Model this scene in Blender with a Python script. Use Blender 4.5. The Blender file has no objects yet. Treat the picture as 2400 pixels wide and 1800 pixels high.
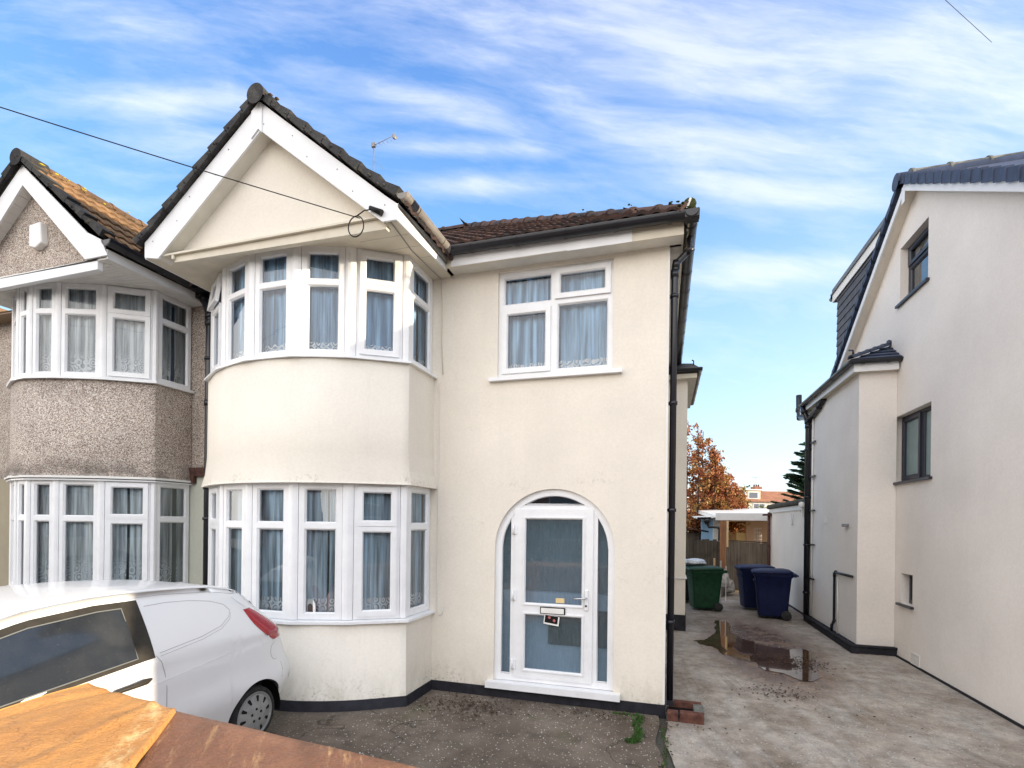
import bpy, bmesh, math, random
from mathutils import Vector, Matrix, noise
random.seed(7)
R = math.radians
sc = bpy.context.scene
# ------------------------------------------------------------------ camera
cam = bpy.data.cameras.new("camera"); co = bpy.data.objects.new("camera", cam)
sc.collection.objects.link(co); sc.camera = co
cam.sensor_width = 36; cam.lens = 36*1191/2400; cam.shift_y = 0.135; cam.clip_start = .05; cam.clip_end = 2000
YAW, ROLL = R(16.6), 0.012
fw = Vector((-math.sin(YAW), math.cos(YAW), 0)); rt = Vector((math.cos(YAW), math.sin(YAW), 0)); upv = Vector((0, 0, 1))
cr, sr = math.cos(ROLL), math.sin(ROLL)
rx = rt*cr+upv*sr; ux = upv*cr-rt*sr; bz = -fw
co.matrix_world = Matrix(((rx.x, ux.x, bz.x, 0), (rx.y, ux.y, bz.y, 0), (rx.z, ux.z, bz.z, 2.0), (0, 0, 0, 1)))
sc.render.resolution_x = 1024; sc.render.resolution_y = 768
# ------------------------------------------------------------------ colour management
sc.render.engine = 'CYCLES'
sc.view_settings.view_transform = 'Standard'; sc.view_settings.look = 'None'
sc.view_settings.exposure = 0.62; sc.view_settings.gamma = 1
sc.cycles.max_bounces = 8; sc.cycles.transparent_max_bounces = 12; sc.cycles.caustics_reflective = False
# ------------------------------------------------------------------ sun
SUN_EL, SUN_AZ = R(9.2), R(4.5)      # azimuth turned from +X towards +Y
sd = Vector((math.cos(SUN_AZ)*math.cos(SUN_EL), math.sin(SUN_AZ)*math.cos(SUN_EL), math.sin(SUN_EL)))
sl = bpy.data.lights.new("sun", 'SUN'); sl.energy = 5.0; sl.angle = R(0.6); sl.color = (1, .84, .62)
so = bpy.data.objects.new("sun", sl); sc.collection.objects.link(so)
so.rotation_euler = sd.to_track_quat('Z', 'Y').to_euler()
# ------------------------------------------------------------------ world
w = bpy.data.worlds.new("World"); sc.world = w; w.use_nodes = True
nt = w.node_tree; nt.nodes.clear()
def nd(t, **k):
    n = nt.nodes.new(t)
    for a, b in k.items(): setattr(n, a, b)
    return n
def lk(a, b): nt.links.new(a, b)
def mth(op, a, b=None, c=None, clamp=False):
    n = nt.nodes.new('ShaderNodeMath'); n.operation = op; n.use_clamp = clamp
    for i, v in enumerate((a, b, c)):
        if v is None: continue
        if isinstance(v, (int, float)): n.inputs[i].default_value = v
        else: nt.links.new(v, n.inputs[i])
    return n.outputs[0]
def mixc(f, a, b, mode='MIX'):
    n = nt.nodes.new('ShaderNodeMix'); n.data_type = 'RGBA'; n.blend_type = mode
    for s, v in ((n.inputs[0], f), (n.inputs[6], a), (n.inputs[7], b)):
        if isinstance(v, (int, float)): s.default_value = v
        elif isinstance(v, tuple): s.default_value = (*v, 1) if len(v) == 3 else v
        else: nt.links.new(v, s)
    return n.outputs[2]
def ramp(f, stops, interp='LINEAR'):
    n = nt.nodes.new('ShaderNodeValToRGB'); cr_ = n.color_ramp; cr_.interpolation = interp
    while len(cr_.elements) < len(stops): cr_.elements.new(.5)
    for e, (p, c) in zip(cr_.elements, stops):
        e.position = p; e.color = (*c, 1) if isinstance(c, tuple) else (c, c, c, 1)
    nt.links.new(f, n.inputs[0]); return n.outputs[0]
def noisef(vec, scale, detail=4, rough=.55, dist=0.0):
    n = nt.nodes.new('ShaderNodeTexNoise'); n.inputs['Scale'].default_value = scale
    n.inputs['Detail'].default_value = detail; n.inputs['Roughness'].default_value = rough
    n.inputs['Distortion'].default_value = dist
    if vec is not None: nt.links.new(vec, n.inputs['Vector'])
    return n.outputs['Fac']
def mapv(vec, sc_=(1, 1, 1), rot=(0, 0, 0), loc=(0, 0, 0)):
    if any(rot):
        r = nt.nodes.new('ShaderNodeMapping'); r.inputs['Rotation'].default_value = rot; nt.links.new(vec, r.inputs['Vector']); vec = r.outputs[0]
    n = nt.nodes.new('ShaderNodeMapping'); n.inputs['Scale'].default_value = sc_; n.inputs['Location'].default_value = loc
    nt.links.new(vec, n.inputs['Vector']); return n.outputs[0]
def world_nodes():
    tc = nd('ShaderNodeTexCoord'); sep = nd('ShaderNodeSeparateXYZ'); lk(tc.outputs['Generated'], sep.inputs[0])
    X, Y, Z = sep.outputs
    sky = nd('ShaderNodeTexSky'); sky.sky_type = 'NISHITA'; sky.sun_disc = False
    sky.sun_elevation = SUN_EL; sky.sun_rotation = math.pi/2-SUN_AZ
    sky.altitude = 50; sky.air_density = 1.0; sky.dust_density = .6; sky.ozone_density = 1.5
    zc = mth('MAXIMUM', Z, 0.0)
    # clear blue graded by elevation (zenith whitened as added fill), blended over the physical sky
    blue = ramp(zc, [(0.0, (.76, .90, 1.0)), (.10, (.64, .85, 1.0)), (.28, (.40, .68, .98)), (.5, (.17, .42, .86)), (.74, (.07, .22, .66)), (.86, (.95, .95, .97)), (1, (1.15, 1.13, 1.1))])
    # cirrus streaks standing in the northern sky: direction projected onto a plane facing 15 degrees west of +Y
    q = mth('MAXIMUM', mth('ADD', mth('MULTIPLY', X, -.2588), mth('MULTIPLY', Y, .9659)), .12)
    u = mth('DIVIDE', mth('ADD', mth('MULTIPLY', X, .9659), mth('MULTIPLY', Y, .2588)), q); vv = mth('DIVIDE', Z, q)
    cmb = nd('ShaderNodeCombineXYZ'); lk(u, cmb.inputs[0]); lk(mth('ADD', vv, mth('MULTIPLY', u, .16)), cmb.inputs[1]); v = cmb.outputs[0]
    wn = nd('ShaderNodeTexNoise'); wn.inputs['Scale'].default_value = 1.6; wn.inputs['Detail'].default_value = 3; lk(v, wn.inputs['Vector'])
    wv = nd('ShaderNodeVectorMath'); wv.operation = 'MULTIPLY_ADD'; lk(wn.outputs['Color'], wv.inputs[0]); wv.inputs[1].default_value = (.25, .10, 0); lk(v, wv.inputs[2]); vw = wv.outputs[0]
    n1 = noisef(mapv(vw, (2.0, 9.0, 1), loc=(3.3, 1.2, 0)), 1.5, 8, .60, .25)
    n2 = noisef(mapv(vw, (5.0, 20.0, 1), loc=(1.1, 6.2, 2)), 1.6, 6, .65, .4)
    n3 = noisef(mapv(vw, (2.0, 4.5, 1), loc=(8, 2, 5)), 1.2, 4, .55)
    nn = mth('ADD', mth('ADD', mth('MULTIPLY', n1, .5), mth('MULTIPLY', n2, .22)), mth('MULTIPLY', n3, .28))
    msk = None
    for (cu, cv, su, sv, sl_, am) in ((-.716, .832, .20, .034, 0, 1.0), (.30, .95, .50, .13, -.2, 1.0), (.85, .86, .36, .15, -.1, .95), (-.165, .823, .26, .036, -.2, .85), (-.147, .738, .26, .022, -.02, .75), (-.092, .668, .17, .024, -.02, .95), (.473, .645, .28, .045, -.1, .9), (.36, .745, .36, .06, -.12, .85), (.52, .50, .22, .032, 0, .9), (-.64, .99, .30, .06, .12, .55), (-.69, .755, .26, .035, 0, .5), (-.75, .66, .2, .04, 0, .35)):
        du = mth('DIVIDE', mth('SUBTRACT', u, cu), su); dv = mth('DIVIDE', mth('SUBTRACT', mth('SUBTRACT', vv, cv), mth('MULTIPLY', mth('SUBTRACT', u, cu), sl_)), sv)
        g_ = mth('MULTIPLY', mth('POWER', 2.718, mth('MULTIPLY', mth('ADD', mth('MULTIPLY', du, du), mth('MULTIPLY', dv, dv)), -.8)), am)
        msk = g_ if msk is None else mth('MAXIMUM', msk, g_)
    # masks raise the noise threshold locally so every streak keeps frayed edges
    s = mth('ADD', nn, mth('MULTIPLY', msk, .30))
    cl = ramp(s, [(.50, 0.02), (.64, .26), (.80, .70), (.98, .93)])
    hz = mth('MULTIPLY', zc, 5.0, clamp=True)
    cl = mth('MULTIPLY', cl, hz)
    c = mixc(mth('MULTIPLY', ramp(u, [(0.0, 0.0), (.6, 1.0)]), .12), mixc(cl, blue, (.92, .95, 1.04)), (.92, .95, 1.0))
    c = mixc(.08, c, sky.outputs[0], 'ADD')
    # unseen sky behind the camera brightened as added fill and sun glow low on the right
    back = ramp(mth('ADD', mth('MULTIPLY', Y, -.5), .5), [(.52, 0.0), (.85, 1.0)])
    c = mixc(back, c, (2.1, 2.18, 2.38))
    gl = mth('MULTIPLY', mth('MULTIPLY', mth('MAXIMUM', X, 0), mth('POWER', mth('SUBTRACT', 1, zc), 5)), .55)
    c = mixc(gl, c, (1.7, 1.45, 1.1))
    left_fill = mth('MULTIPLY', ramp(mth('SUBTRACT', mth('MULTIPLY', X, -1), mth('MULTIPLY', Y, 1.2)), [(.42, 0.0), (.9, 1.0)]), ramp(zc, [(.25, .85), (.75, 0.0)]))  # added fill glow in the unseen left sky, brightening the right-hand wall
    c = mixc(left_fill, c, (3.7, 3.4, 3.1))
    below = ramp(mth('ADD', Z, .5), [(.485, 1.0), (.5, 0.0)])
    c = mixc(below, c, (.25, .25, .25))
    sc10 = nd('ShaderNodeMix'); sc10.data_type = 'RGBA'; sc10.blend_type = 'MULTIPLY'; sc10.inputs[0].default_value = 1
    lk(c, sc10.inputs[6]); sc10.inputs[7].default_value = (6.9, 6.9, 6.9, 1)
    bg = nd('ShaderNodeBackground'); bg.inputs[1].default_value = .1; lk(sc10.outputs[2], bg.inputs[0])
    out = nd('ShaderNodeOutputWorld'); lk(bg.outputs[0], out.inputs[0])
world_nodes()
# ------------------------------------------------------------------ materials
M = {}
def mat(name, col, rough=.7, spec=.3, var=0.0, vscale=3, bump=0.0, bscale=60, metal=0, fn=None):
    global nt
    m = bpy.data.materials.new(name); m.use_nodes = True; nt = m.node_tree
    b = nt.nodes['Principled BSDF']
    b.inputs['Roughness'].default_value = rough; b.inputs['Specular IOR Level'].default_value = spec
    b.inputs['Metallic'].default_value = metal; b.inputs['Base Color'].default_value = (*col, 1)
    geo = nt.nodes.new('ShaderNodeNewGeometry'); P = geo.outputs['Position']
    if var:
        n = noisef(P, vscale, 6, .6); f = ramp(n, [(.3, 1-var), (.7, 1+var*.6)])
        nt.links.new(mixc(1.0, col, f, 'MULTIPLY'), b.inputs['Base Color'])
    if bump:
        n = noisef(P, bscale, 4, .6); bp = nt.nodes.new('ShaderNodeBump'); bp.inputs['Strength'].default_value = bump
        bp.inputs['Distance'].default_value = .01; nt.links.new(n, bp.inputs['Height']); nt.links.new(bp.outputs[0], b.inputs['Normal'])
    if fn: fn(b, P)
    M[name] = m; return m
def sepz(P):
    s = nt.nodes.new('ShaderNodeSeparateXYZ'); nt.links.new(P, s.inputs[0]); return s.outputs
def setbump(b, h, st, dist=.01):
    bp = nt.nodes.new('ShaderNodeBump'); bp.inputs['Strength'].default_value = st; bp.inputs['Distance'].default_value = dist
    nt.links.new(h, bp.inputs['Height']); nt.links.new(bp.outputs[0], b.inputs['Normal'])
def render_fn(base, stain=True, bsc=140, st=.35):
    def f(b, P):
        n = noisef(P, .9, 5, .55); c = mixc(ramp(n, [(.3, 0.0), (.7, 1.0)]), tuple(x*.92 for x in base), tuple(min(1, x*1.05) for x in base))
        st0 = noisef(mapv(P, (5, 5, .3)), 1.0, 5, .65); c = mixc(mth('MULTIPLY', ramp(st0, [(.5, 0.0), (.78, 1.0)]), .07), c, tuple(x*.66 for x in base))
        fine = noisef(P, 35, 3, .7); c = mixc(1.0, c, ramp(fine, [(.3, .95), (.7, 1.03)]), 'MULTIPLY')
        if stain:
            z = sepz(P)[2]
            low = ramp(z, [(0.05, 1.0), (.36, 0.0)])
            sp = ramp(noisef(P, 26, 5, .8), [(.52, 0.0), (.66, 1.0)]); big = ramp(noisef(P, 2.3, 3), [(.44, 0.0), (.58, 1.0)])
            k = mth('MULTIPLY', mth('MULTIPLY', low, sp), big)
            low2 = mth('MULTIPLY', ramp(mth('ABSOLUTE', mth('SUBTRACT', z, 2.44)), [(0.0, 1.0), (.11, 0.0)]), mth('MULTIPLY', sp, ramp(noisef(P, 1.7, 3), [(.5, 0.0), (.62, 1.0)])))
            k = mth('ADD', k, mth('MULTIPLY', low2, .7), clamp=True)
            c = mixc(mth('MULTIPLY', k, .8), c, (.14, .14, .09))
            # faint rain streaks
            stv = noisef(mapv(P, (7, 7, .35)), 1.0, 4, .6); c = mixc(mth('MULTIPLY', ramp(stv, [(.55, 0.0), (.75, 1.0)]), .09), c, tuple(x*.62 for x in base))
            # hairline cracks
            vo = nt.nodes.new('ShaderNodeTexVoronoi'); vo.feature = 'DISTANCE_TO_EDGE'; vo.inputs['Scale'].default_value = .55
            dv = nt.nodes.new('ShaderNodeVectorMath'); dv.operation = 'ADD'; nn = nt.nodes.new('ShaderNodeTexNoise'); nn.inputs['Scale'].default_value = 3.5; nn.inputs['Detail'].default_value = 5
            nt.links.new(P, nn.inputs['Vector']); nt.links.new(P, dv.inputs[0]); nt.links.new(nn.outputs['Color'], dv.inputs[1]); nt.links.new(dv.outputs[0], vo.inputs['Vector'])
            ck = mth('MULTIPLY', ramp(vo.outputs['Distance'], [(0.0, 1.0), (.0035, 0.0)]), ramp(noisef(P, 1.3, 2), [(.56, 0.0), (.62, 1.0)]))
            c = mixc(mth('MULTIPLY', ck, .18), c, (.25, .22, .18))
            sp2 = mth('MULTIPLY', ramp(z, [(.06, 1.0), (.55, 0.0)]), ramp(noisef(mapv(P, (5, 5, 2.2)), 1, 6, .7), [(.42, 0.0), (.62, 1.0)])); c = mixc(mth('MULTIPLY', sp2, .3), c, (.36, .33, .22))
        nt.links.new(c, b.inputs['Base Color'])
        setbump(b, noisef(P, bsc, 4, .7), st, .006)
    return f
mat('cream', (.66, .60, .50), .9, .15, fn=render_fn((.77, .72, .63)))
mat('cream_panel', (.66, .60, .50), .9, .15, fn=render_fn((.755, .705, .615), False))
mat('right_render', (.6, .56, .52), .92, .1, fn=render_fn((.81, .765, .715), False, 90, .9))
mat('white_render', (.7, .68, .64), .9, .1, fn=render_fn((.74, .68, .61), False, 90, .3))
mat('pale_green', (.5, .55, .43), .9, .1, fn=render_fn((.57, .58, .49), False, 90, .3))
def pvc_fn(b, P):
    n = ramp(noisef(P, 5, 5, .65), [(.35, .93), (.7, 1.02)]); c = mixc(1.0, (.80, .81, .82), n, 'MULTIPLY')
    d = ramp(noisef(mapv(P, (30, 30, 3)), 1, 4, .7), [(.60, 0.0), (.78, 1.0)]); c = mixc(mth('MULTIPLY', d, .22), c, (.36, .34, .28))
    nt.links.new(c, b.inputs['Base Color'])
mat('upvc', (.8, .8, .81), .33, .45, fn=pvc_fn)
mat('board', (.76, .77, .78), .5, .35, var=.07, vscale=4)
mat('cream_board', (.66, .61, .50), .7, .25, var=.1, vscale=5)
mat('soffit', (.68, .66, .60), .7, .2, var=.08, vscale=6)
mat('black_plastic', (.012, .013, .018), .3, .5, var=.2, vscale=8)
mat('grey_plastic', (.22, .2, .18), .4, .4, var=.3, vscale=8)
mat('plinth', (.018, .018, .024), .75, .3, var=.5, vscale=9, bump=.5, bscale=30)
mat('anthracite', (.02, .024, .04), .4, .5)
mat('rubber', (.035, .035, .034), .85, .2, var=.4, vscale=20)
mat('wheel_trim', (.28, .28, .27), .5, .5, var=.25, vscale=14)
mat('dark', (.006, .006, .007), .6, .2)
mat('interior', (.05, .05, .055), .9, .1)
def carpaint(b, P):
    b.inputs['Coat Weight'].default_value = .6; b.inputs['Coat Roughness'].default_value = .06
    z = sepz(P)[2]; d = mth('MULTIPLY', ramp(z, [(.15, 1.0), (.55, 0.0)]), ramp(noisef(P, 9, 6, .7), [(.4, .1), (.7, .9)]))
    nt.links.new(mixc(mth('MULTIPLY', d, .3), (.78, .78, .78), (.38, .35, .30)), b.inputs['Base Color'])
mat('car_white', (.78, .78, .78), .35, .5, fn=carpaint)
def dcar(b, P): b.inputs['Coat Weight'].default_value = .8
mat('car_dark', (.03, .035, .045), .3, .5, fn=dcar)
mat('seal_grey', (.16, .17, .165), .5, .3)
mat('tail_red', (.36, .01, .02), .15, .6)
mat('trim_dust', (.030, .026, .020), .6, .3, var=.4, vscale=12)
mat('seam', (.34, .34, .34), .6, .2)
def carglass(b, P):
    n = ramp(noisef(P, 60, 6, .8), [(.60, 0.0), (.78, .6)]); n2 = ramp(noisef(P, 5, 4), [(.4, .0), (.8, .10)])
    nt.links.new(mixc(mth('ADD', n, n2, clamp=True), (.018, .022, .028), (.17, .17, .16)), b.inputs['Base Color'])
mat('car_glass', (.02, .02, .03), .08, .7, fn=carglass)
# clay roof tiles
def tile_fn(a, c2, lich, dark=.5):
    def f(b, P):
        vo = nt.nodes.new('ShaderNodeTexVoronoi'); vo.inputs['Scale'].default_value = 3.6; nt.links.new(P, vo.inputs['Vector'])
        c = mixc(vo.outputs['Color'], a, c2)
        c = mixc(ramp(noisef(P, 2.2, 6, .7), [(.45, 0.0), (.62, dark)]), c, (.028, .026, .028))
        c = mixc(ramp(noisef(P, 7, 7, .75), [(.60, 0.0), (.68, lich)]), c, (.33, .27, .05))
        c = mixc(1.0, c, ramp(noisef(P, 45, 4, .7), [(.3, .7), (.7, 1.25)]), 'MULTIPLY')
        nt.links.new(c, b.inputs['Base Color']); setbump(b, noisef(P, 60, 4, .7), .6, .006)
    return f
mat('tile_main', (.2, .1, .07), .85, .2, fn=tile_fn((.125, .07, .056), (.06, .042, .038), .12, .9))
mat('tile_left', (.3, .15, .07), .85, .2, fn=tile_fn((.28, .165, .085), (.18, .11, .06), .25, .5))
mat('verge', (.06, .06, .058), .95, .1, fn=tile_fn((.085, .083, .078), (.045, .045, .046), .25, .6))
mat('ridge_clay', (.12, .07, .05), .95, .1, fn=tile_fn((.11, .075, .05), (.05, .045, .04), 1.0, .4))
mat('slate', (.045, .06, .105), .6, .35, var=.35, vscale=7, bump=.4, bscale=40)
mat('slate_grey', (.085, .085, .095), .7, .3, var=.35, vscale=7, bump=.4, bscale=40)
mat('mortar', (.17, .17, .155), .95, .1, var=.5, vscale=12, bump=1, bscale=50)
mat('moss', (.045, .055, .018), .95, .1, var=.6, vscale=30, bump=1, bscale=80)
mat('felt', (.09, .085, .07), .95, .1, var=.4, vscale=4)
mat('white_paint', (.74, .73, .7), .6, .3, var=.08, vscale=5)
mat('lead', (.16, .17, .19), .6, .3, var=.3, vscale=6)
def pebble(b, P):
    vo = nt.nodes.new('ShaderNodeTexVoronoi'); vo.inputs['Scale'].default_value = 125; vo.inputs['Randomness'].default_value = 1
    nt.links.new(P, vo.inputs['Vector'])
    s = nt.nodes.new('ShaderNodeSeparateColor'); nt.links.new(vo.outputs['Color'], s.inputs[0])
    c = ramp(s.outputs[0], [(0.0, (.11, .08, .065)), (.2, (.235, .18, .15)), (.42, (.42, .34, .285)), (.66, (.54, .46, .39)), (.86, (.70, .63, .54)), (1, (.80, .76, .70))])
    c = mixc(ramp(vo.outputs['Distance'], [(.55, 0.0), (.95, .5)]), c, (.12, .10, .09))
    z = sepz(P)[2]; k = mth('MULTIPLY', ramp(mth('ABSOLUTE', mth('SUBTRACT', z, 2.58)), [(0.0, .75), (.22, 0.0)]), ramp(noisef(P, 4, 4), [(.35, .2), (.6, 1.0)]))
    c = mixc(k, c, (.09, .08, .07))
    c = mixc(1.0, c, ramp(noisef(P, 1.6, 4), [(.3, .82), (.7, 1.1)]), 'MULTIPLY')
    nt.links.new(c, b.inputs['Base Color']); setbump(b, mth('SUBTRACT', 1, vo.outputs['Distance']), .55, .008)
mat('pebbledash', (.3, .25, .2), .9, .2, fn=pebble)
def brickf(scale=1.0, c1=(.32, .11, .06), c2=(.24, .08, .05), ax='x'):
    def f(b, P):
        o = sepz(P); cm = nt.nodes.new('ShaderNodeCombineXYZ'); nt.links.new(mth('ADD', o[0], o[1]), cm.inputs[0]); nt.links.new(o[2], cm.inputs[1])
        br = nt.nodes.new('ShaderNodeTexBrick'); br.inputs['Scale'].default_value = 1; br.inputs['Brick Width'].default_value = .225; br.inputs['Row Height'].default_value = .075
        br.inputs['Mortar Size'].default_value = .007; br.inputs['Color1'].default_value = (*c1, 1); br.inputs['Color2'].default_value = (*c2, 1); br.inputs['Mortar'].default_value = (.35, .32, .28, 1)
        nt.links.new(cm.outputs[0], br.inputs['Vector']); nt.links.new(br.outputs['Color'], b.inputs['Base Color'])
    return f
mat('brick', (.3, .11, .07), .9, .2, fn=brickf())
mat('brick_solid', (.13, .058, .043), .9, .2, var=.5, vscale=18, bump=.8, bscale=50)
mat('brick_dark', (.1, .05, .04), .9, .2, var=.5, vscale=14, bump=.6, bscale=50)
# weathered fence timber, new timber
def woodf(c1, c2, sc_=(22, 22, .9)):
    def f(b, P):
        n = noisef(mapv(P, sc_), 1, 6, .65); c = mixc(ramp(n, [(.35, 0.0), (.65, 1.0)]), c1, c2)
        c = mixc(ramp(noisef(P, 3, 4), [(.5, 0.0), (.75, .5)]), c, tuple(x*.55 for x in c1)); nt.links.new(c, b.inputs['Base Color']); setbump(b, n, .5)
    return f
mat('fence_wood', (.13, .1, .075), .9, .15, fn=woodf((.10, .078, .06), (.21, .17, .125)))
mat('fence_dark', (.06, .05, .04), .9, .15, fn=woodf((.05, .04, .033), (.12, .095, .07)))
mat('post_wood', (.25, .12, .06), .8, .2, fn=woodf((.22, .10, .05), (.34, .17, .085)))
mat('new_wood', (.62, .42, .22), .8, .2, fn=woodf((.55, .36, .17), (.7, .5, .28)))
mat('peach', (.62, .44, .31), .9, .1, var=.06, vscale=3)
mat('card', (.5, .34, .19), .9, .1, var=.2, vscale=6)
mat('yellow_card', (.75, .58, .3), .8, .1, var=.1, vscale=6)
mat('bin_blue', (.004, .009, .048), .5, .25, var=.3, vscale=10, bump=.3, bscale=160)
mat('bin_green', (.009, .046, .021), .5, .25, var=.35, vscale=10, bump=.3, bscale=160)
mat('bin_black', (.012, .012, .014), .45, .4, var=.3, vscale=10)
def bagf(b, P): setbump(b, noisef(P, 14, 5, .7), 1.0, .05)
mat('bag_white', (.7, .74, .78), .35, .4, var=.15, vscale=12, fn=bagf)
mat('bag_clear', (.42, .38, .35), .3, .5, var=.45, vscale=14, fn=bagf)
mat('bag_black', (.012, .012, .012), .3, .5, fn=bagf)
mat('metal', (.22, .22, .23), .5, .4, metal=.3)
mat('brass', (.6, .6, .62), .25, .5, metal=.9)
mat('ceramic', (.75, .73, .7), .3, .5)
mat('sky_blue_paint', (.30, .50, .72), .8, .2)
mat('soil', (.07, .06, .045), .95, .1, var=.5, vscale=4)
mat('leaf_green', (.05, .13, .025), .7, .2, var=.5, vscale=9)
mat('weed', (.05, .115, .025), .75, .2, var=.4, vscale=30)
mat('litter', (.075, .05, .035), .9, .1, var=.6, vscale=40)
mat('grit', (.5, .48, .44), .9, .1, var=.3, vscale=30)
def leaff(a, b2, c3):
    def f(b, P):
        wn = nt.nodes.new('ShaderNodeTexNoise'); wn.inputs['Scale'].default_value = 3.1; wn.inputs['Detail'].default_value = 5; nt.links.new(P, wn.inputs['Vector'])
        c = ramp(wn.outputs['Fac'], [(.36, a), (.52, b2), (.66, c3)]); nt.links.new(c, b.inputs['Base Color'])
        for nme in ('Transmission Weight',): pass
    return f
mat('autumn_leaf', (.35, .12, .05), .7, .2, fn=leaff((.26, .075, .035), (.38, .15, .055), (.38, .25, .07)))
mat('green_leaf', (.1, .14, .03), .7, .2, fn=leaff((.07, .12, .03), (.16, .18, .04), (.30, .24, .05)))
mat('conifer', (.02, .05, .025), .8, .15, fn=leaff((.010, .03, .02), (.02, .055, .03), (.04, .085, .04)))
mat('bark', (.1, .055, .035), .9, .1, var=.4, vscale=12)
# glass: thin pane, partly mirror
def glassmat(name, tint, base, gl=.02):
    global nt
    m = bpy.data.materials.new(name); m.use_nodes = True; nt = m.node_tree; nt.nodes.clear()
    o = nt.nodes.new('ShaderNodeOutputMaterial'); t = nt.nodes.new('ShaderNodeBsdfTransparent'); t.inputs[0].default_value = (*tint, 1)
    g = nt.nodes.new('ShaderNodeBsdfGlossy'); g.inputs['Roughness'].default_value = gl; g.inputs['Color'].default_value = (.95, .98, 1, 1)
    f = nt.nodes.new('ShaderNodeFresnel'); f.inputs[0].default_value = 1.5
    fac = mth('ADD', mth('MULTIPLY', f.outputs[0], 1.15), base, clamp=True)
    geo = nt.nodes.new('ShaderNodeNewGeometry')
    bp = nt.nodes.new('ShaderNodeBump'); bp.inputs['Strength'].default_value = .12; bp.inputs['Distance'].default_value = .01
    nt.links.new(noisef(geo.outputs['Position'], 2.2, 2, .5), bp.inputs['Height']); nt.links.new(bp.outputs[0], g.inputs['Normal'])
    mx = nt.nodes.new('ShaderNodeMixShader'); nt.links.new(fac, mx.inputs[0]); nt.links.new(t.outputs[0], mx.inputs[1]); nt.links.new(g.outputs[0], mx.inputs[2])
    nt.links.new(mx.outputs[0], o.inputs[0]); M[name] = m
glassmat('glass', (.95, .98, 1.0), .005)
glassmat('glass_low', (.92, .97, 1.0), .05)
glassmat('glass_blue', (.5, .6, .66), .10)
def obscure(b, P):
    n = noisef(mapv(P, (60, 60, 7)), 1, 3, .6); setbump(b, n, .16, .012)
    c = mixc(ramp(noisef(mapv(P, (45, 45, 5)), 1, 4, .7), [(.35, 0.0), (.65, 1.0)]), (.085, .125, .145), (.12, .175, .205)); nt.links.new(c, b.inputs['Base Color'])
    b.inputs['Coat Weight'].default_value = 1; b.inputs['Coat Roughness'].default_value = .02; b.inputs['Coat IOR'].default_value = 1.75
    t = nt.nodes.new('ShaderNodeBsdfTransparent'); mx = nt.nodes.new('ShaderNodeMixShader'); t.inputs[0].default_value = (.8, .9, 1, 1)
    nt.links.new(mth('ADD', .38, mth('MULTIPLY', n, .35)), mx.inputs[0]); nt.links.new(t.outputs[0], mx.inputs[1]); nt.links.new(b.outputs[0], mx.inputs[2])
    out = [q for q in nt.nodes if q.type == 'OUTPUT_MATERIAL'][0]; nt.links.new(mx.outputs[0], out.inputs[0])
mat('obscure_glass', (.08, .12, .15), .05, 1.0, fn=obscure)
mat('hall_pale', (.62, .74, .84), .8, .2, var=.1); mat('hall_mid', (.24, .30, .34), .8, .2, var=.2)
mat('frosted', (.22, .30, .30), .25, .5, var=.15, vscale=2)
# net curtain: generated z carries the lace band
def curtain(name, col, lace):
    global nt
    m = bpy.data.materials.new(name); m.use_nodes = True; nt = m.node_tree; nt.nodes.clear()
    o = nt.nodes.new('ShaderNodeOutputMaterial'); tc = nt.nodes.new('ShaderNodeTexCoord'); s = nt.nodes.new('ShaderNodeSeparateXYZ')
    nt.links.new(tc.outputs['Generated'], s.inputs[0]); geo = nt.nodes.new('ShaderNodeNewGeometry'); P = geo.outputs['Position']
    z = s.outputs[2]
    band = ramp(z, [(.0, 0.0), (.035, 0.0), (.04, 1.0), (.125, 1.0), (.13, 0.0)])
    if lace == 'flower': band = ramp(z, [(.0, 1.0), (.16, .8), (.3, 0.0)])
    o3 = sepz(P); cm = nt.nodes.new('ShaderNodeCombineXYZ'); nt.links.new(mth('MULTIPLY', mth('ADD', o3[0], o3[1]), 8.5), cm.inputs[0]); nt.links.new(mth('MULTIPLY', o3[2], 9), cm.inputs[1])
    vo = nt.nodes.new('ShaderNodeTexVoronoi'); vo.inputs['Scale'].default_value = 1.1; vo.inputs['Randomness'].default_value = .25 if lace != 'flower' else 1.0
    nt.links.new(cm.outputs[0], vo.inputs['Vector'])
    ring = ramp(mth('FRACT', mth('MULTIPLY', vo.outputs['Distance'], 3.3)), [(.4, 0.0), (.5, 1.0)])
    lacef = mth('MULTIPLY', band, ring)
    fold = ramp(noisef(mapv(P, (15, 15, .7)), 1, 3, .6), [(.36, 0.0), (.62, 1.0)])
    c = mixc(fold, tuple(x*.5 for x in col), tuple(min(1, x*1.1) for x in col)); c = mixc(mth('MULTIPLY', lacef, .9), c, (.88, .9, .92))  # light and dark of the folds painted into the cloth colour
    d = nt.nodes.new('ShaderNodeBsdfDiffuse'); nt.links.new(c, d.inputs[0])
    t = nt.nodes.new('ShaderNodeBsdfTransparent'); mx = nt.nodes.new('ShaderNodeMixShader')
    al = mth('ADD', mth('ADD', .62, mth('MULTIPLY', fold, .36)), mth('MULTIPLY', lacef, .3), clamp=True)
    nt.links.new(al, mx.inputs[0]); nt.links.new(t.outputs[0], mx.inputs[1]); nt.links.new(d.outputs[0], mx.inputs[2]); nt.links.new(mx.outputs[0], o.inputs[0]); M[name] = m
curtain('net', (.44, .68, 1.0), 'band'); curtain('net_grey', (.62, .78, .90), 'band'); curtain('net_flower', (.86, .94, .99), 'flower')
mat('lining', (.22, .42, .70), .9, .1, var=.2, vscale=3)
mat('lining_dark', (.17, .21, .22), .9, .1, var=.3, vscale=3)
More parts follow.
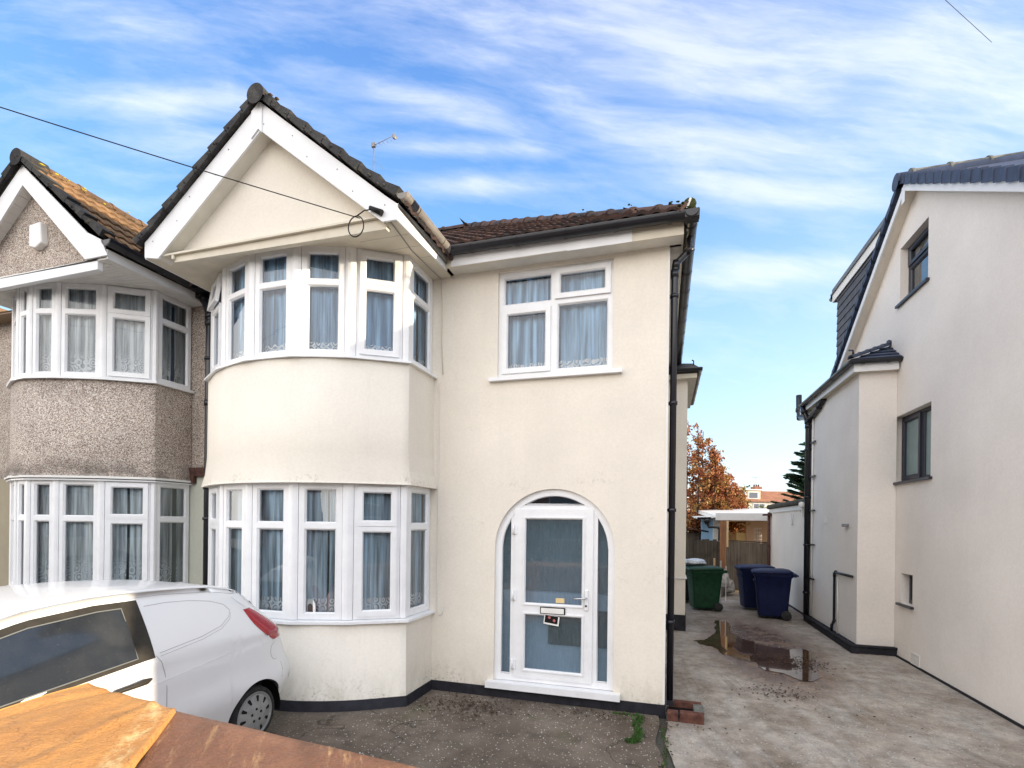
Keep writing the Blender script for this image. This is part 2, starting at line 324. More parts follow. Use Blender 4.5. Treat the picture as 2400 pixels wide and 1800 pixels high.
mat('flower_red', (.42, .13, .13), .8, .2)
mat('red_cloth', (.75, .38, .45), .9, .1)
mat('white_thing', (.8, .8, .78), .4, .4)
# ground materials
def forecourt(b, P):
    c = mixc(ramp(noisef(P, 1.1, 6, .65), [(.35, 0.0), (.65, 1.0)]), (.10, .076, .058), (.215, .18, .145))
    c = mixc(ramp(noisef(P, 3.7, 5, .7), [(.5, 0.0), (.72, .6)]), c, (.045, .034, .025))
    c = mixc(ramp(noisef(P, 1.7, 5, .6), [(.56, 0.0), (.7, .5)]), c, (.075, .08, .035))
    vo = nt.nodes.new('ShaderNodeTexVoronoi'); vo.inputs['Scale'].default_value = 48; nt.links.new(P, vo.inputs['Vector'])
    s = nt.nodes.new('ShaderNodeSeparateColor'); nt.links.new(vo.outputs['Color'], s.inputs[0])
    sp = mth('MULTIPLY', ramp(s.outputs[0], [(.86, 0.0), (.90, 1.0)]), ramp(vo.outputs['Distance'], [(.2, 1.0), (.45, 0.0)]))
    c = mixc(mth('MULTIPLY', sp, .8), c, (.46, .42, .37))
    c = mixc(1.0, c, ramp(noisef(P, 130, 3, .8), [(.3, .65), (.7, 1.4)]), 'MULTIPLY')
    ve = nt.nodes.new('ShaderNodeTexVoronoi'); ve.feature = 'DISTANCE_TO_EDGE'; ve.inputs['Scale'].default_value = .45
    dv = nt.nodes.new('ShaderNodeVectorMath'); dv.operation = 'ADD'; nn = nt.nodes.new('ShaderNodeTexNoise'); nn.inputs['Scale'].default_value = 2; nn.inputs['Detail'].default_value = 5
    nt.links.new(P, nn.inputs['Vector']); nt.links.new(P, dv.inputs[0]); nt.links.new(nn.outputs['Color'], dv.inputs[1]); nt.links.new(dv.outputs[0], ve.inputs['Vector'])
    c = mixc(ramp(ve.outputs['Distance'], [(0.0, .8), (.006, 0.0)]), c, (.02, .017, .012))
    nt.links.new(c, b.inputs['Base Color']); setbump(b, noisef(P, 70, 5, .75), .9, .012)
    nt.links.new(ramp(noisef(P, 1.3, 4), [(.4, .9), (.65, .62)]), b.inputs['Roughness'])
mat('forecourt', (.1, .09, .08), .85, .3, fn=forecourt)
def drive(b, P):
    base = mixc(ramp(noisef(P, .8, 6, .65), [(.35, 0.0), (.65, 1.0)]), (.20, .158, .12), (.44, .395, .345))
    # broom/tyre streaks running diagonally towards the street
    st = noisef(mapv(P, (4.2, 1.1, 1), (0, 0, R(-9))), 1, 6, .7); c = mixc(ramp(st, [(.45, 0.0), (.68, .5)]), base, (.44, .425, .40))
    st2 = noisef(mapv(P, (6, .8, 1), (0, 0, R(-12)), (3, 1, 0)), 1, 6, .7); c = mixc(ramp(st2, [(.56, 0.0), (.70, .45)]), c, (.12, .10, .085))
    o = sepz(P)
    # damp brown silt in a band round the puddle and along the wall
    dx = mth('SUBTRACT', o[0], 1.55); dy = mth('SUBTRACT', o[1], 9.3)
    dd = mth('SQRT', mth('ADD', mth('MULTIPLY', mth('MULTIPLY', dx, dx), 1.0), mth('MULTIPLY', mth('MULTIPLY', dy, dy), .11)))
    wet = mth('MULTIPLY', ramp(dd, [(.5, 1.0), (2.3, 0.0)]), ramp(noisef(P, 1.5, 6, .65), [(.3, .2), (.55, 1.0)]))
    c = mixc(mth('MULTIPLY', wet, .9), c, (.20, .115, .068)); ring_ = mth('MULTIPLY', ramp(dd, [(.5, 1.0), (1.15, 0.0)]), ramp(noisef(P, 3.2, 7, .7), [(.42, 0.0), (.5, 1.0)])); c = mixc(mth('MULTIPLY', ring_, .75), c, (.085, .05, .03))
    c = mixc(1.0, c, ramp(noisef(P, 5.5, 7, .75), [(.3, .62), (.7, 1.32)]), 'MULTIPLY')
    far = mth('MULTIPLY', ramp(mth('MULTIPLY', o[1], .05), [(.42, 0.0), (.6, .5)]), ramp(noisef(P, 2.5, 5), [(.4, .3), (.6, 1.0)]))
    c = mixc(far, c, (.12, .085, .06))
    vo = nt.nodes.new('ShaderNodeTexVoronoi'); vo.inputs['Scale'].default_value = 38; nt.links.new(P, vo.inputs['Vector'])
    s = nt.nodes.new('ShaderNodeSeparateColor'); nt.links.new(vo.outputs['Color'], s.inputs[0])
    sp = mth('MULTIPLY', ramp(s.outputs[0], [(.87, 0.0), (.92, 1.0)]), ramp(vo.outputs['Distance'], [(.2, 1.0), (.42, 0.0)]))
    c = mixc(mth('MULTIPLY', sp, .65), c, (.55, .53, .5))
    dk = mth('MULTIPLY', ramp(s.outputs[1], [(.9, 0.0), (.94, 1.0)]), ramp(vo.outputs['Distance'], [(.2, 1.0), (.42, 0.0)])); c = mixc(mth('MULTIPLY', dk, .6), c, (.05, .045, .04))
    c = mixc(1.0, c, ramp(noisef(P, 95, 4, .8), [(.3, .72), (.7, 1.28)]), 'MULTIPLY')
    nt.links.new(c, b.inputs['Base Color']); setbump(b, noisef(P, 60, 6, .75), .8, .012)
    nt.links.new(mth('SUBTRACT', ramp(wet, [(0.0, .85), (1, .5)]), mth('MULTIPLY', ring_, .38)), b.inputs['Roughness'])
mat('driveway', (.25, .24, .23), .8, .3, fn=drive)
def puddle(b, P):
    nt.links.new(mixc(ramp(noisef(P, 2, 5), [(.4, 0.0), (.6, 1.0)]), (.075, .042, .024), (.13, .08, .05)), b.inputs['Base Color'])
    b.inputs['IOR'].default_value = 1.6; b.inputs['Coat Weight'].default_value = 1; b.inputs['Coat Roughness'].default_value = .02; setbump(b, noisef(P, 3, 2), .02, .02)
mat('puddle', (.1, .06, .03), .05, .8, fn=puddle)
mat('ground', (.10, .10, .085), .95, .1, var=.4, vscale=1)
mat('road', (.05, .05, .052), .9, .2, var=.3, vscale=3)
def leather(a, d, streak):
    def f(b, P):
        c = mixc(ramp(noisef(P, 3.3, 6, .65), [(.3, 0.0), (.7, 1.0)]), a, d)
        st = noisef(mapv(P, (20, 2.2, 3), (0, 0, R(-36))) if streak else P, 1 if streak else 6, 6, .75)
        c = mixc(ramp(st, [(.53, 0.0), (.66, streak)]), c, (.62, .38, .17))
        c = mixc(ramp(noisef(mapv(P, (7, 1.4, 2) if streak else (2.4, 3, 2), (0, 0, R(-36)), (4, 2, 1)), 1, 4, .6), [(.5, 0.0), (.7, .5 if streak else .18)]), c, tuple(x*.6 for x in a))
        if not streak:   # paler scuffs along the seam edge, painting in a highlight patch
            o = sepz(P); ds = mth('ADD', mth('MULTIPLY', mth('ADD', o[0], 2.04), .79), mth('MULTIPLY', mth('SUBTRACT', o[1], 1.715), .61))
            k = mth('MULTIPLY', ramp(mth('MULTIPLY', ds, -4), [(.10, 0.0), (.2, 1.0), (.34, 1.0), (.5, 0.0)]), ramp(noisef(mapv(P, (13, 7, 5), (0, 0, R(-36))), 1, 6, .8), [(.47, 0.0), (.58, 1.0)]))
            c = mixc(mth('MULTIPLY', k, .85), c, (.80, .55, .25))
            ve = nt.nodes.new('ShaderNodeTexVoronoi'); ve.feature = 'DISTANCE_TO_EDGE'; ve.inputs['Scale'].default_value = 2.2; nn = nt.nodes.new('ShaderNodeTexNoise'); nn.inputs['Scale'].default_value = 5; nt.links.new(P, nn.inputs['Vector'])
            dv = nt.nodes.new('ShaderNodeVectorMath'); dv.operation = 'ADD'; nt.links.new(P, dv.inputs[0]); nt.links.new(nn.outputs['Color'], dv.inputs[1]); nt.links.new(dv.outputs[0], ve.inputs['Vector'])
            c = mixc(ramp(ve.outputs['Distance'], [(0.0, .6), (.012, 0.0)]), c, (.22, .09, .03))
        c = mixc(1.0, c, ramp(noisef(P, 90, 4, .8), [(.3, .8), (.7, 1.2)]), 'MULTIPLY')
        nt.links.new(c, b.inputs['Base Color']); setbump(b, mth('ADD', noisef(P, 9, 5, .7), mth('MULTIPLY', noisef(P, 80, 4), .25)), .7, .02)
    return f
mat('leather_shaded', (.2, .08, .05), .4, .45, fn=leather((.19, .082, .042), (.29, .135, .072), .6))
mat('leather_sunlit', (.5, .24, .07), .42, .4, fn=leather((.50, .22, .06), (.60, .29, .085), .0))  # same leather, tan sunlight and brown shade painted as two colours
mat('far_cream', (.72, .58, .42), .9, .1, var=.05)
mat('far_white', (.78, .72, .62), .9, .1, var=.05)
mat('far_brick', (.3, .15, .1), .9, .1, var=.2)
mat('far_roof', (.36, .17, .10), .9, .1, var=.3, vscale=2)
mat('far_glass', (.12, .14, .16), .2, .6)
# ------------------------------------------------------------------ mesh helpers
C = sc.collection; ROOT = {}
class MB:
    def __init__(s): s.v = []; s.f = []; s.sm = []
    def poly(s, pts, smooth=False):
        i = len(s.v); s.v += [Vector(p) for p in pts]; s.f.append(list(range(i, i+len(pts)))); s.sm.append(smooth); return s
    def grid(s, rows, smooth=True, closed=False):
        i = len(s.v); n = len(rows[0])
        for r in rows: s.v += [Vector(p) for p in r]
        for a in range(len(rows)-1):
            for b in range(n if closed else n-1):
                b2 = (b+1) % n; s.f.append([i+a*n+b, i+a*n+b2, i+(a+1)*n+b2, i+(a+1)*n+b]); s.sm.append(smooth)
        return s
    def box(s, a, b, rot=None, c=None):
        x0, y0, z0 = a; x1, y1, z1 = b
        p = [Vector(q) for q in ((x0, y0, z0), (x1, y0, z0), (x1, y1, z0), (x0, y1, z0), (x0, y0, z1), (x1, y0, z1), (x1, y1, z1), (x0, y1, z1))]
        if rot is not None:
            c = Vector(c) if c else (p[0]+p[6])/2; p = [rot@(q-c)+c for q in p]
        i = len(s.v); s.v += p
        for f in ((0, 3, 2, 1), (4, 5, 6, 7), (0, 1, 5, 4), (1, 2, 6, 5), (2, 3, 7, 6), (3, 0, 4, 7)): s.f.append([i+k for k in f]); s.sm.append(False)
        return s
    def obox(s, o, u, v, w):   # parallelepiped from corner o and three edge vectors
        o, u, v, w = map(Vector, (o, u, v, w)); p = [o, o+u, o+u+v, o+v, o+w, o+u+w, o+u+v+w, o+v+w]; i = len(s.v); s.v += p
        for f in ((0, 3, 2, 1), (4, 5, 6, 7), (0, 1, 5, 4), (1, 2, 6, 5), (2, 3, 7, 6), (3, 0, 4, 7)): s.f.append([i+k for k in f]); s.sm.append(False)
        return s
    def prism(s, pts, d):      # planar polygon extruded along vector d
        d = Vector(d); pts = [Vector(p) for p in pts]; q = [p+d for p in pts]; n = len(pts)
        s.poly(pts); s.poly(q[::-1])
        for k in range(n): s.poly([pts[k], q[k], q[(k+1) % n], pts[(k+1) % n]])
        return s
    def tube(s, path, r, n=8, caps=True, smooth=True, half=None, up=None):
        path = [Vector(p) for p in path]; rows = []; prev = None
        for k, p in enumerate(path):
            if k == 0: t = path[1]-p
            elif k == len(path)-1: t = p-path[k-1]
            else: t = (path[k+1]-p).normalized()+(p-path[k-1]).normalized()
            t.normalize()
            if prev is None:
                a = Vector(up) if up else (Vector((0, 0, 1)) if abs(t.z) < .9 else Vector((1, 0, 0))); prev = a
            x = t.cross(prev).normalized(); y = x.cross(t).normalized(); prev = y
            rr = r[k] if isinstance(r, (list, tuple)) else r
            rng = range(n) if half is None else range(n+1)
            a0, a1 = (0, 2*math.pi) if half is None else half
            rows.append([p+(x*math.cos(a0+(a1-a0)*j/n)+y*math.sin(a0+(a1-a0)*j/n))*rr for j in rng])
        s.grid(rows, smooth, closed=half is None)
        if caps and half is None: s.poly(rows[0][::-1]); s.poly(rows[-1])
        return s
    def lathe(s, c, axis, prof, n=24, smooth=True):   # prof: (along, radius)
        c = Vector(c); ax = Vector(axis).normalized(); a = Vector((0, 0, 1)) if abs(ax.z) < .9 else Vector((1, 0, 0)); x = ax.cross(a).normalized(); y = ax.cross(x)
        s.grid([[c+ax*h+(x*math.cos(2*math.pi*j/n)+y*math.sin(2*math.pi*j/n))*r for j in range(n)] for h, r in prof], smooth, closed=True); return s
    def build(s, name, m, parent=None, label=None):
        me = bpy.data.meshes.new(name); off = ROOT.get(parent.name, Vector()) if parent else Vector()
        me.from_pydata([tuple(v-off) for v in s.v], [], s.f); me.materials.append(M[m] if isinstance(m, str) else m)
        me.polygons.foreach_set('use_smooth', s.sm); me.update()
        bm = bmesh.new(); bm.from_mesh(me); bmesh.ops.remove_doubles(bm, verts=bm.verts, dist=1e-5); bm.to_mesh(me); bm.free()
        o = bpy.data.objects.new(name, me); C.objects.link(o)
        if parent: o.parent = parent; ROOT[o.name] = off
        if label: o['label'] = label
        return o
def thing(name, label, cat, loc=(0, 0, 0), group=None):
    o = bpy.data.objects.new(name, None); C.objects.link(o); o.location = loc; ROOT[o.name] = Vector(loc)
    o.empty_display_size = .2; o['label'] = label; o['category'] = cat
    if group: o['group'] = group
    return o
def tag(o, label, cat, group=None):
    o['label'] = label; o['category'] = cat
    if group: o['group'] = group
    return o
def struct(o, kind='structure'): o['kind'] = kind; return o
def bev(o, wd=.01, seg=2):
    m = o.modifiers.new('bevel', 'BEVEL'); m.width = wd; m.segments = seg; m.limit_method = 'ANGLE'; m.angle_limit = R(40); return o
def dup(o, loc=None, rz=None, parent=None, label=None, group=None, swap=None):
    c = o.copy(); C.objects.link(c)
    if parent: c.parent = parent
    if loc: c.location = loc
    if rz is not None: c.rotation_euler = (0, 0, rz)
    if label: c['label'] = label
    if group: c['group'] = group
    if swap and c.type == 'MESH' and c.data.materials[0].name in swap:
        c.data = c.data.copy(); c.data.materials[0] = M[swap[c.data.materials[0].name]]
    for ch in o.children: dup(ch, parent=c, swap=swap)
    return c
def frame3(o, u, n):           # returns f(a, z, d): a along u, z height, d outwards
    o, u, n = Vector(o), Vector(u), Vector(n)
    return lambda a, z, d=0.0: o+u*a+Vector((0, 0, z))+n*d
def plate(mb, F, a0, a1, z0, z1, holes=(), d0=0.0, d1=-.2, back=True):   # wall plate with rectangular holes and reveals
    us = sorted({a0, a1, *[h[0] for h in holes], *[h[1] for h in holes]}); zs = sorted({z0, z1, *[h[2] for h in holes], *[h[3] for h in holes]})
    for i in range(len(us)-1):
        for j in range(len(zs)-1):
            cu, cz = (us[i]+us[i+1])/2, (zs[j]+zs[j+1])/2
            if cu < a0 or cu > a1 or cz < z0 or cz > z1 or any(h[0] < cu < h[1] and h[2] < cz < h[3] for h in holes): continue
            for d in ((d0, d1) if back else (d0,)):
                q = [F(us[i], zs[j], d), F(us[i+1], zs[j], d), F(us[i+1], zs[j+1], d), F(us[i], zs[j+1], d)]
                mb.poly(q if d == d0 else q[::-1])
    for h in (*holes, (a0, a1, z0, z1)):
        p = [(h[0], h[2]), (h[1], h[2]), (h[1], h[3]), (h[0], h[3])]
        for k in range(4):
            a, b = p[k], p[(k+1) % 4]; mb.poly([F(*a, d0), F(*b, d0), F(*b, d1), F(*a, d1)])
    return mb
def ring(mb, F, o, i, d0, d1, di):   # rectangular ring: outer o, inner i (a0,a1,z0,z1), raised from d0 to d1, chamfer to inner depth di
    O = [(o[0], o[2]), (o[1], o[2]), (o[1], o[3]), (o[0], o[3])]; I = [(i[0], i[2]), (i[1], i[2]), (i[1], i[3]), (i[0], i[3])]
    c = .014; J = [(i[0]-c, i[2]-c), (i[1]+c, i[2]-c), (i[1]+c, i[3]+c), (i[0]-c, i[3]+c)]
    for k in range(4):
        l = (k+1) % 4
        mb.poly([F(*O[k], d1), F(*O[l], d1), F(*J[l], d1), F(*J[k], d1)])
        mb.poly([F(*J[k], d1), F(*J[l], d1), F(*I[l], d1-.016), F(*I[k], d1-.016)])
        mb.poly([F(*I[k], d1-.016), F(*I[l], d1-.016), F(*I[l], di), F(*I[k], di)])
        mb.poly([F(*O[k], d0), F(*O[l], d0), F(*O[l], d1), F(*O[k], d1)])
    return mb
def window(parent, F, wd, z0, z1, cells, fmat='upvc', gmat='glass', curt='net', cdepth=-.10, name='window', open_top=None, seed=0, lining='lining', an_=9):
    """cells: (a0,a1,z0,z1,kind) opening areas of the main frame; kind fixed|sash"""
    fr = MB(); hs = [c[:4] for c in cells]
    plate(fr, F, 0, wd, z0, z1, hs, 0.0, -.06)
    for c in cells:     # bead inside each hole
        if c[4] == 'fixed':
            ring(fr, F, (c[0]+.0005, c[1]-.0005, c[2]+.0005, c[3]-.0005), (c[0]+.018, c[1]-.018, c[2]+.018, c[3]-.018), -.05, -.004, -.05)
    f = fr.build(name, fmat, parent)
    for k, c in enumerate(cells):
        a0, a1, b0, b1, kd = c
        if kd == 'sash':
            e = .026; s_ = .066
            G = F
            if open_top == k:
                hz = b1+e
                def G(a, z, d=0.0, F=F, hz=hz):
                    an = R(an_); dz = hz-z; return F(a, hz-dz*math.cos(an)-d*0, d+dz*math.sin(an))
            sm = MB(); ring(sm, G, (a0-e, a1+e, b0-e, b1+e), (a0+s_-e, a1-s_+e, b0+s_-e, b1-s_+e), -.02, .022, -.03)
            sm.build('sash', fmat, f); g = MB().poly([G(a0+.02, b0+.02, -.018), G(a1-.02, b0+.02, -.018), G(a1-.02, b1-.02, -.018), G(a0+.02, b1-.02, -.018)])
        else:
            g = MB().poly([F(a0+.01, b0+.01, -.03), F(a1-.01, b0+.01, -.03), F(a1-.01, b1-.01, -.03), F(a0+.01, b1-.01, -.03)])
        g.build('pane', gmat, f)
    if curt:
        rnd = random.Random(seed); cm = MB(); n = max(24, int(wd/.0095)); rows = [[], [], [], []]; ph = rnd.random()*9
        zz = (z0+.03, z0+(z1-z0)*.35, z0+(z1-z0)*.7, z1-.01)
        for j in range(n+1):
            a = wd*j/n; wv = noise.noise(Vector((a*11+ph, seed, 0)))*.5+.5*math.sin(a*44+4*noise.noise(Vector((a*4+ph, 5, seed))))
            for q in range(4):
                rows[q].append(F(min(wd, max(0, a+.012*noise.noise(Vector((a*6, q*1.7, seed))))), zz[q], cdepth+.042*wv*(1.1-.2*q)))
        if rnd.random() < .4 and wd > .4:   # curtains not quite drawn together
            g0 = int(n*rnd.uniform(.35, .7)); g1 = g0+rnd.choice((2, 3, 4)); cm.grid([r[:g0] for r in rows], True).grid([r[g1:] for r in rows], True)
        else: cm.grid(rows, True)
        cm.build('net_curtain', curt, f)
        MB().poly([F(-.02, z0, cdepth-.16), F(wd+.02, z0, cdepth-.16), F(wd+.02, z1, cdepth-.16), F(-.02, z1, cdepth-.16)]).build('curtain_lining', lining, f)
    return f
def offset(pl, d):
    out = []; n = len(pl); P = [Vector((p[0], p[1])) for p in pl]
    nm = []
    for k in range(n-1):
        t = (P[k+1]-P[k]).normalized(); nm.append(Vector((t.y, -t.x)))
    for k in range(n):
        if k == 0: out.append(P[0]+nm[0]*d)
        elif k == n-1: out.append(P[-1]+nm[-1]*d)
        else:
            a, b = nm[k-1], nm[k]; m = (a+b).normalized(); out.append(P[k]+m*(d/max(.3, m.dot(a))))
    return out
def smoothline(P, lo, hi, sub=6):   # Catmull-Rom between vertex lo..hi, straight outside
    out = list(P[:lo]); Q = P[lo:hi+1]
    for k in range(len(Q)-1):
        a = Q[k-1] if k > 0 else Q[k]*2-Q[k+1]; b = Q[k]; c = Q[k+1]; d = Q[k+2] if k+2 < len(Q) else Q[k+1]*2-Q[k]
        for j in range(sub):
            t = j/sub; out.append(.5*((2*b)+(c-a)*t+(2*a-5*b+4*c-d)*t*t+(3*b-a-3*c+d)*t**3))
    out.append(Q[-1]); out += list(P[hi+1:]); return out
def baywall(mb, plan, prof, lo, hi, thick=.2, sm=True):
    for th in (0, -thick):
        rows = []
        for z, d in prof:
            L = smoothline(offset(plan, d+th), lo, hi) if sm else offset(plan, d+th); rows.append([(p.x, p.y, z) for p in L])
        n = len(rows[0])
        # split returns so the corner stays crisp
        a, b = lo, n-(len(plan)-1-hi)-1
        mb.grid([r[a:b+1] for r in rows], True)
        if a > 0: mb.grid([r[:a+1] for r in rows], False)
        if b < n-1: mb.grid([r[b:] for r in rows], False)
        if th == 0: first = rows
    for q in (0, -1):
        L = [Vector(p) for p in first[q]]; 
        for k in range(len(L)-1): mb.poly([L[k], L[k+1], Vector(rows[q][k+1]), Vector(rows[q][k])])
    return mb
def sill(mb, plan, d0, d1, z0, z1):
    A, B = offset(plan, d0), offset(plan, d1)
    for k in range(len(plan)-1):
        a, b, c, e = A[k], A[k+1], B[k+1], B[k]
        lo = [(p.x, p.y, z0) for p in (a, b, c, e)]; hi = [(p.x, p.y, z1) for p in (a, b)]+[(p.x, p.y, z1-.012) for p in (c, e)]
        mb.poly(lo[::-1]); mb.poly(hi); mb.poly([lo[2], lo[3], hi[3], hi[2]]); mb.poly([lo[0], lo[1], hi[1], hi[0]])
        if k == 0: mb.poly([lo[0], lo[3], hi[3], hi[0]])
        if k == len(plan)-2: mb.poly([lo[1], lo[2], hi[2], hi[1]])
    return mb
def tiles(parent, name, m, O, U, V, ul, vl, keep, tw=.3, rolls=2, gauge=.3, amp=.022, riser=.028):
    O, U, V = Vector(O), Vector(U).normalized(), Vector(V).normalized(); N = U.cross(V).normalized()
    if N.z < 0: N = -N
    mb = MB(); per = 8*rolls; du = tw/per; nu = int(ul/du); nv = int(vl/gauge)+1
    def wave(k):
        t = (k % 8)/8; return amp*max(0, math.sin(t*2*math.pi*.62)) if t < .81 else 0
    for j in range(nv):
        v0, v1 = j*gauge, min(vl, (j+1)*gauge+.02); jit = [.006*noise.noise(Vector((k//per, j*3.3, 1.7))) for k in range(nu+1)]
        lo = [O+U*(k*du)+V*(v0+.3*jit[k])+N*(wave(k)+riser+jit[k]) for k in range(nu+1)]; hi = [O+U*(k*du)+V*v1+N*(wave(k)) for k in range(nu+1)]; bt = [p-N*riser*1.0 for p in lo]
        for k in range(nu):
            if not keep((k+.5)*du, v0+gauge*.5): continue
            mb.poly([lo[k], lo[k+1], hi[k+1], hi[k]], True); mb.poly([bt[k], bt[k+1], lo[k+1], lo[k]])
    return mb.build(name, m, parent)
def gutter(parent, a, b, r, m='black_plastic', clips=4, mb=None, up=(0, 0, 1), name='gutter'):
    mb = mb or MB(); a, b = Vector(a), Vector(b)
    mb.tube([a, b], r, 12, half=(math.pi, 2*math.pi)); mb.tube([a, b], r-.008, 12, half=(math.pi, 2*math.pi)); t = (b-a).normalized(); s_ = t.cross(Vector((0, 0, 1)))
    for e in (s_, -s_): mb.obox(a+e*(r-.006)-Vector((0, 0, .004)), b-a, e*.008, (0, 0, .012))
    for e, s2 in ((a, -1), (b, 1)):
        mb.tube([e+t*(.002*s2), e+t*(.008*s2)], r+.004, 12, half=(math.pi, 2*math.pi)); mb.poly([e+(s_*math.cos(x)+Vector((0, 0, 1))*math.sin(x))*(r+.004) for x in [math.pi+math.pi*j/12 for j in range(13)]])
    for k in range(clips):
        c = a.lerp(b, (k+.5)/clips); mb.tube([c-t*.02, c+t*.02], r+.008, 12, half=(math.pi, 2*math.pi))
    return mb.build(name, m, parent)
def pipe(parent, path, r, m='black_plastic', clipz=(), name='downpipe', wall=(0, 1), n=10):
    mb = MB().tube(path, r, n)
    for p, q in zip(path[1:-1], path[2:]):
        p, q = Vector(p), Vector(q); t = (q-p).normalized(); mb.tube([p-t*.03, p+t*.05], r*1.18, n)
    for (x, y, z) in clipz:
        mb.tube([(x, y, z-.018), (x, y, z+.018)], r*1.28, n); mb.box((x-(.5*r if wall[0] == 0 else 1.2*r*abs(wall[0])+.02), y-r*.5, z-.012), (x+(.5*r if wall[0] == 0 else 1.2*r), y+r*.5, z+.012))
    return mb.build(name, m, parent)
# ------------------------------------------------------------------ ground
def sm3(t): t = max(0, min(1, t)); return t*t*(3-2*t)
def gz_(x, y): return -.045 if x < .05 else .002-.047*max(0, 1-x/3.2)*(1-sm3((y-5.6)/2.6))
PUD = [(0.473, 9.206), (0.708, 9.38), (0.911, 9.984), (1.058, 11.378), (1.267, 11.455), (1.288, 10.777), (1.213, 9.892), (1.379, 9.711), (1.508, 9.354), (1.748, 9.229), (1.951, 9.14), (2.215, 9.272), (2.297, 9.068), (2.192, 8.467), (2.02, 7.585), (1.853, 7.349), (1.765, 7.37), (1.653, 7.408), (1.52, 7.631), (1.392, 7.876), (1.27, 8.051), (1.096, 8.254), (0.97, 8.42), (0.745, 8.917), (0.576, 9.067)]
struct(MB().poly([(-300, -300, -.07), (300, -300, -.07), (300, 400, -.07), (-300, 400, -.07)]).build('ground', 'ground'))
struct(MB().poly([(-60, -12, -.05), (60, -12, -.05), (60, -4.5, -.05), (-60, -4.5, -.05)]).build('road', 'road'))
struct(MB().box((-60, -4.5, -.1), (60, -1.2, .0)).build('pavement', 'driveway'))
fg = MB(); pts = []
for k in range(61):
    y = -1.2+k*6.9/60; pts.append((.02+.035*noise.noise(Vector((y*2.3, 0, 3)))+(.09 if y < 4.9 else 0)*min(1, (4.9-y)*2), y))
fg.poly([(-12, -1.2, -.045)]+[(x-.05, y, -.045) for x, y in pts]+[(.03, 5.9, -.045), (-12, 5.9, -.045)]); struct(fg.build('forecourt', 'forecourt'))
rows_ = []
for k in range(61):
    x, y = pts[k]; x0 = x+.03; rows_.append([(x0+(9-x0)*(q/24)**1.6, y, gz_(x0+(9-x0)*(q/24)**1.6+.03, y)) for q in range(25)])
for k in range(41): y = 5.75+.15*k if k < 40 else 22; rows_.append([(-.2+(9.2)*(q/24)**1.6, y, gz_(max(.06, -.2+9.2*(q/24)**1.6), y)) for q in range(25)])
struct(MB().grid(rows_, True).build('driveway', 'driveway'))
P2 = []
for k in range(len(PUD)):
    a, b = Vector(PUD[k]), Vector(PUD[(k+1) % len(PUD)])
    for j in range(10):
        p = a.lerp(b, j/10); q = .07*noise.noise(Vector((p.x*6, p.y*3, 0)))+.03*noise.noise(Vector((p.x*19, p.y*11, 5))); P2.append((p.x+q, p.y+q*1.6, .008))
struct(MB().poly(P2).build('puddle', 'puddle'))
# ------------------------------------------------------------------ main house
YF = 5.665
H = thing('semi_detached_house', 'cream rendered house with two storey curved bay, front gable and arched white front door', 'house', (-3, 8, 0))
PLAN = [(-5.57, 5.665), (-5.57, 5.02), (-5.01, 4.67), (-4.43, 4.49), (-3.81, 4.49), (-3.23, 4.68), (-2.67, 5.03), (-2.655, 5.665)]
DX0, DX1, DZ0, DZS, DZT = -1.895, -.505, .11, 1.70, 2.385    # door opening
def arch(x0, x1, z0, zs, zt, n=28):
    cx, hw = (x0+x1)/2, (x1-x0)/2; p = [(x0, z0)]
    for k in range(n+1):
        a = math.pi*(1-k/n); p.append((cx+hw*math.cos(a), zs+(zt-zs)*math.sin(a)))
    p.append((x1, z0)); return p
F = frame3((0, YF, 0), (1, 0, 0), (0, -1, 0))
wm = MB(); WX0, WX1, WZ0, WZ1 = -1.89, -.555, 3.69, 4.925
plate(wm, F, -2.74, .03, .07, 4.97, [(WX0, WX1, WZ0, WZ1), (-2.2, -.2, .07, 2.6)], 0, -.22)
plate(wm, F, -6.17, -5.48, .07, 4.97, [], 0, -.22)
A = arch(DX0, DX1, DZ0, DZS, DZT); cx = (DX0+DX1)/2
def outer(x, z):
    if z <= DZS+1e-6: return (-2.2 if x < cx else -.2, z)
    dx, dz = x-cx, z-DZS; t = min((1.0/abs(dx)) if abs(dx) > 1e-6 else 1e9, (2.6-DZS)/dz); return (cx+dx*t, DZS+dz*t)
A2 = [A[0], (DX0, DZS)]+A[2:-2]+[(DX1, DZS), A[-1]]
O2 = [outer(*p) for p in A2]
for d in (0, -.22):
    for k in range(len(A2)-1):
        q = [F(*A2[k], d), F(*O2[k], d), F(*O2[k+1], d), F(*A2[k+1], d)]; wm.poly(q)
        a, b = O2[k], O2[k+1]
        if abs(a[0]-b[0]) > 1e-6 and abs(a[1]-b[1]) > 1e-6:   # rectangle corner fill
            wm.poly([F(*a, d), F(-2.2 if a[0] < cx else -.2, 2.6, d), F(*b, d)])
    wm.poly([F(-2.2, .07, d), F(-.2, .07, d), F(-.2, DZ0, d), F(-2.2, DZ0, d)])
for k in range(len(A2)-1): wm.poly([F(*A2[k], 0), F(*A2[k+1], 0), F(*A2[k+1], -.22), F(*A2[k], -.22)], True)
# side wall and back
FS = frame3((.03, 0, 0), (0, 1, 0), (1, 0, 0)); plate(wm, FS, YF+.001, 12.5, .07, 4.97, [], 0, -.22); wm.box((-6.17, 12.3, 0), (.03, 12.5, 4.97)); wm.box((-6.28, 5.7, 0), (-6.17, 12.5, 4.97))
wm.build('front_wall', 'cream', H)
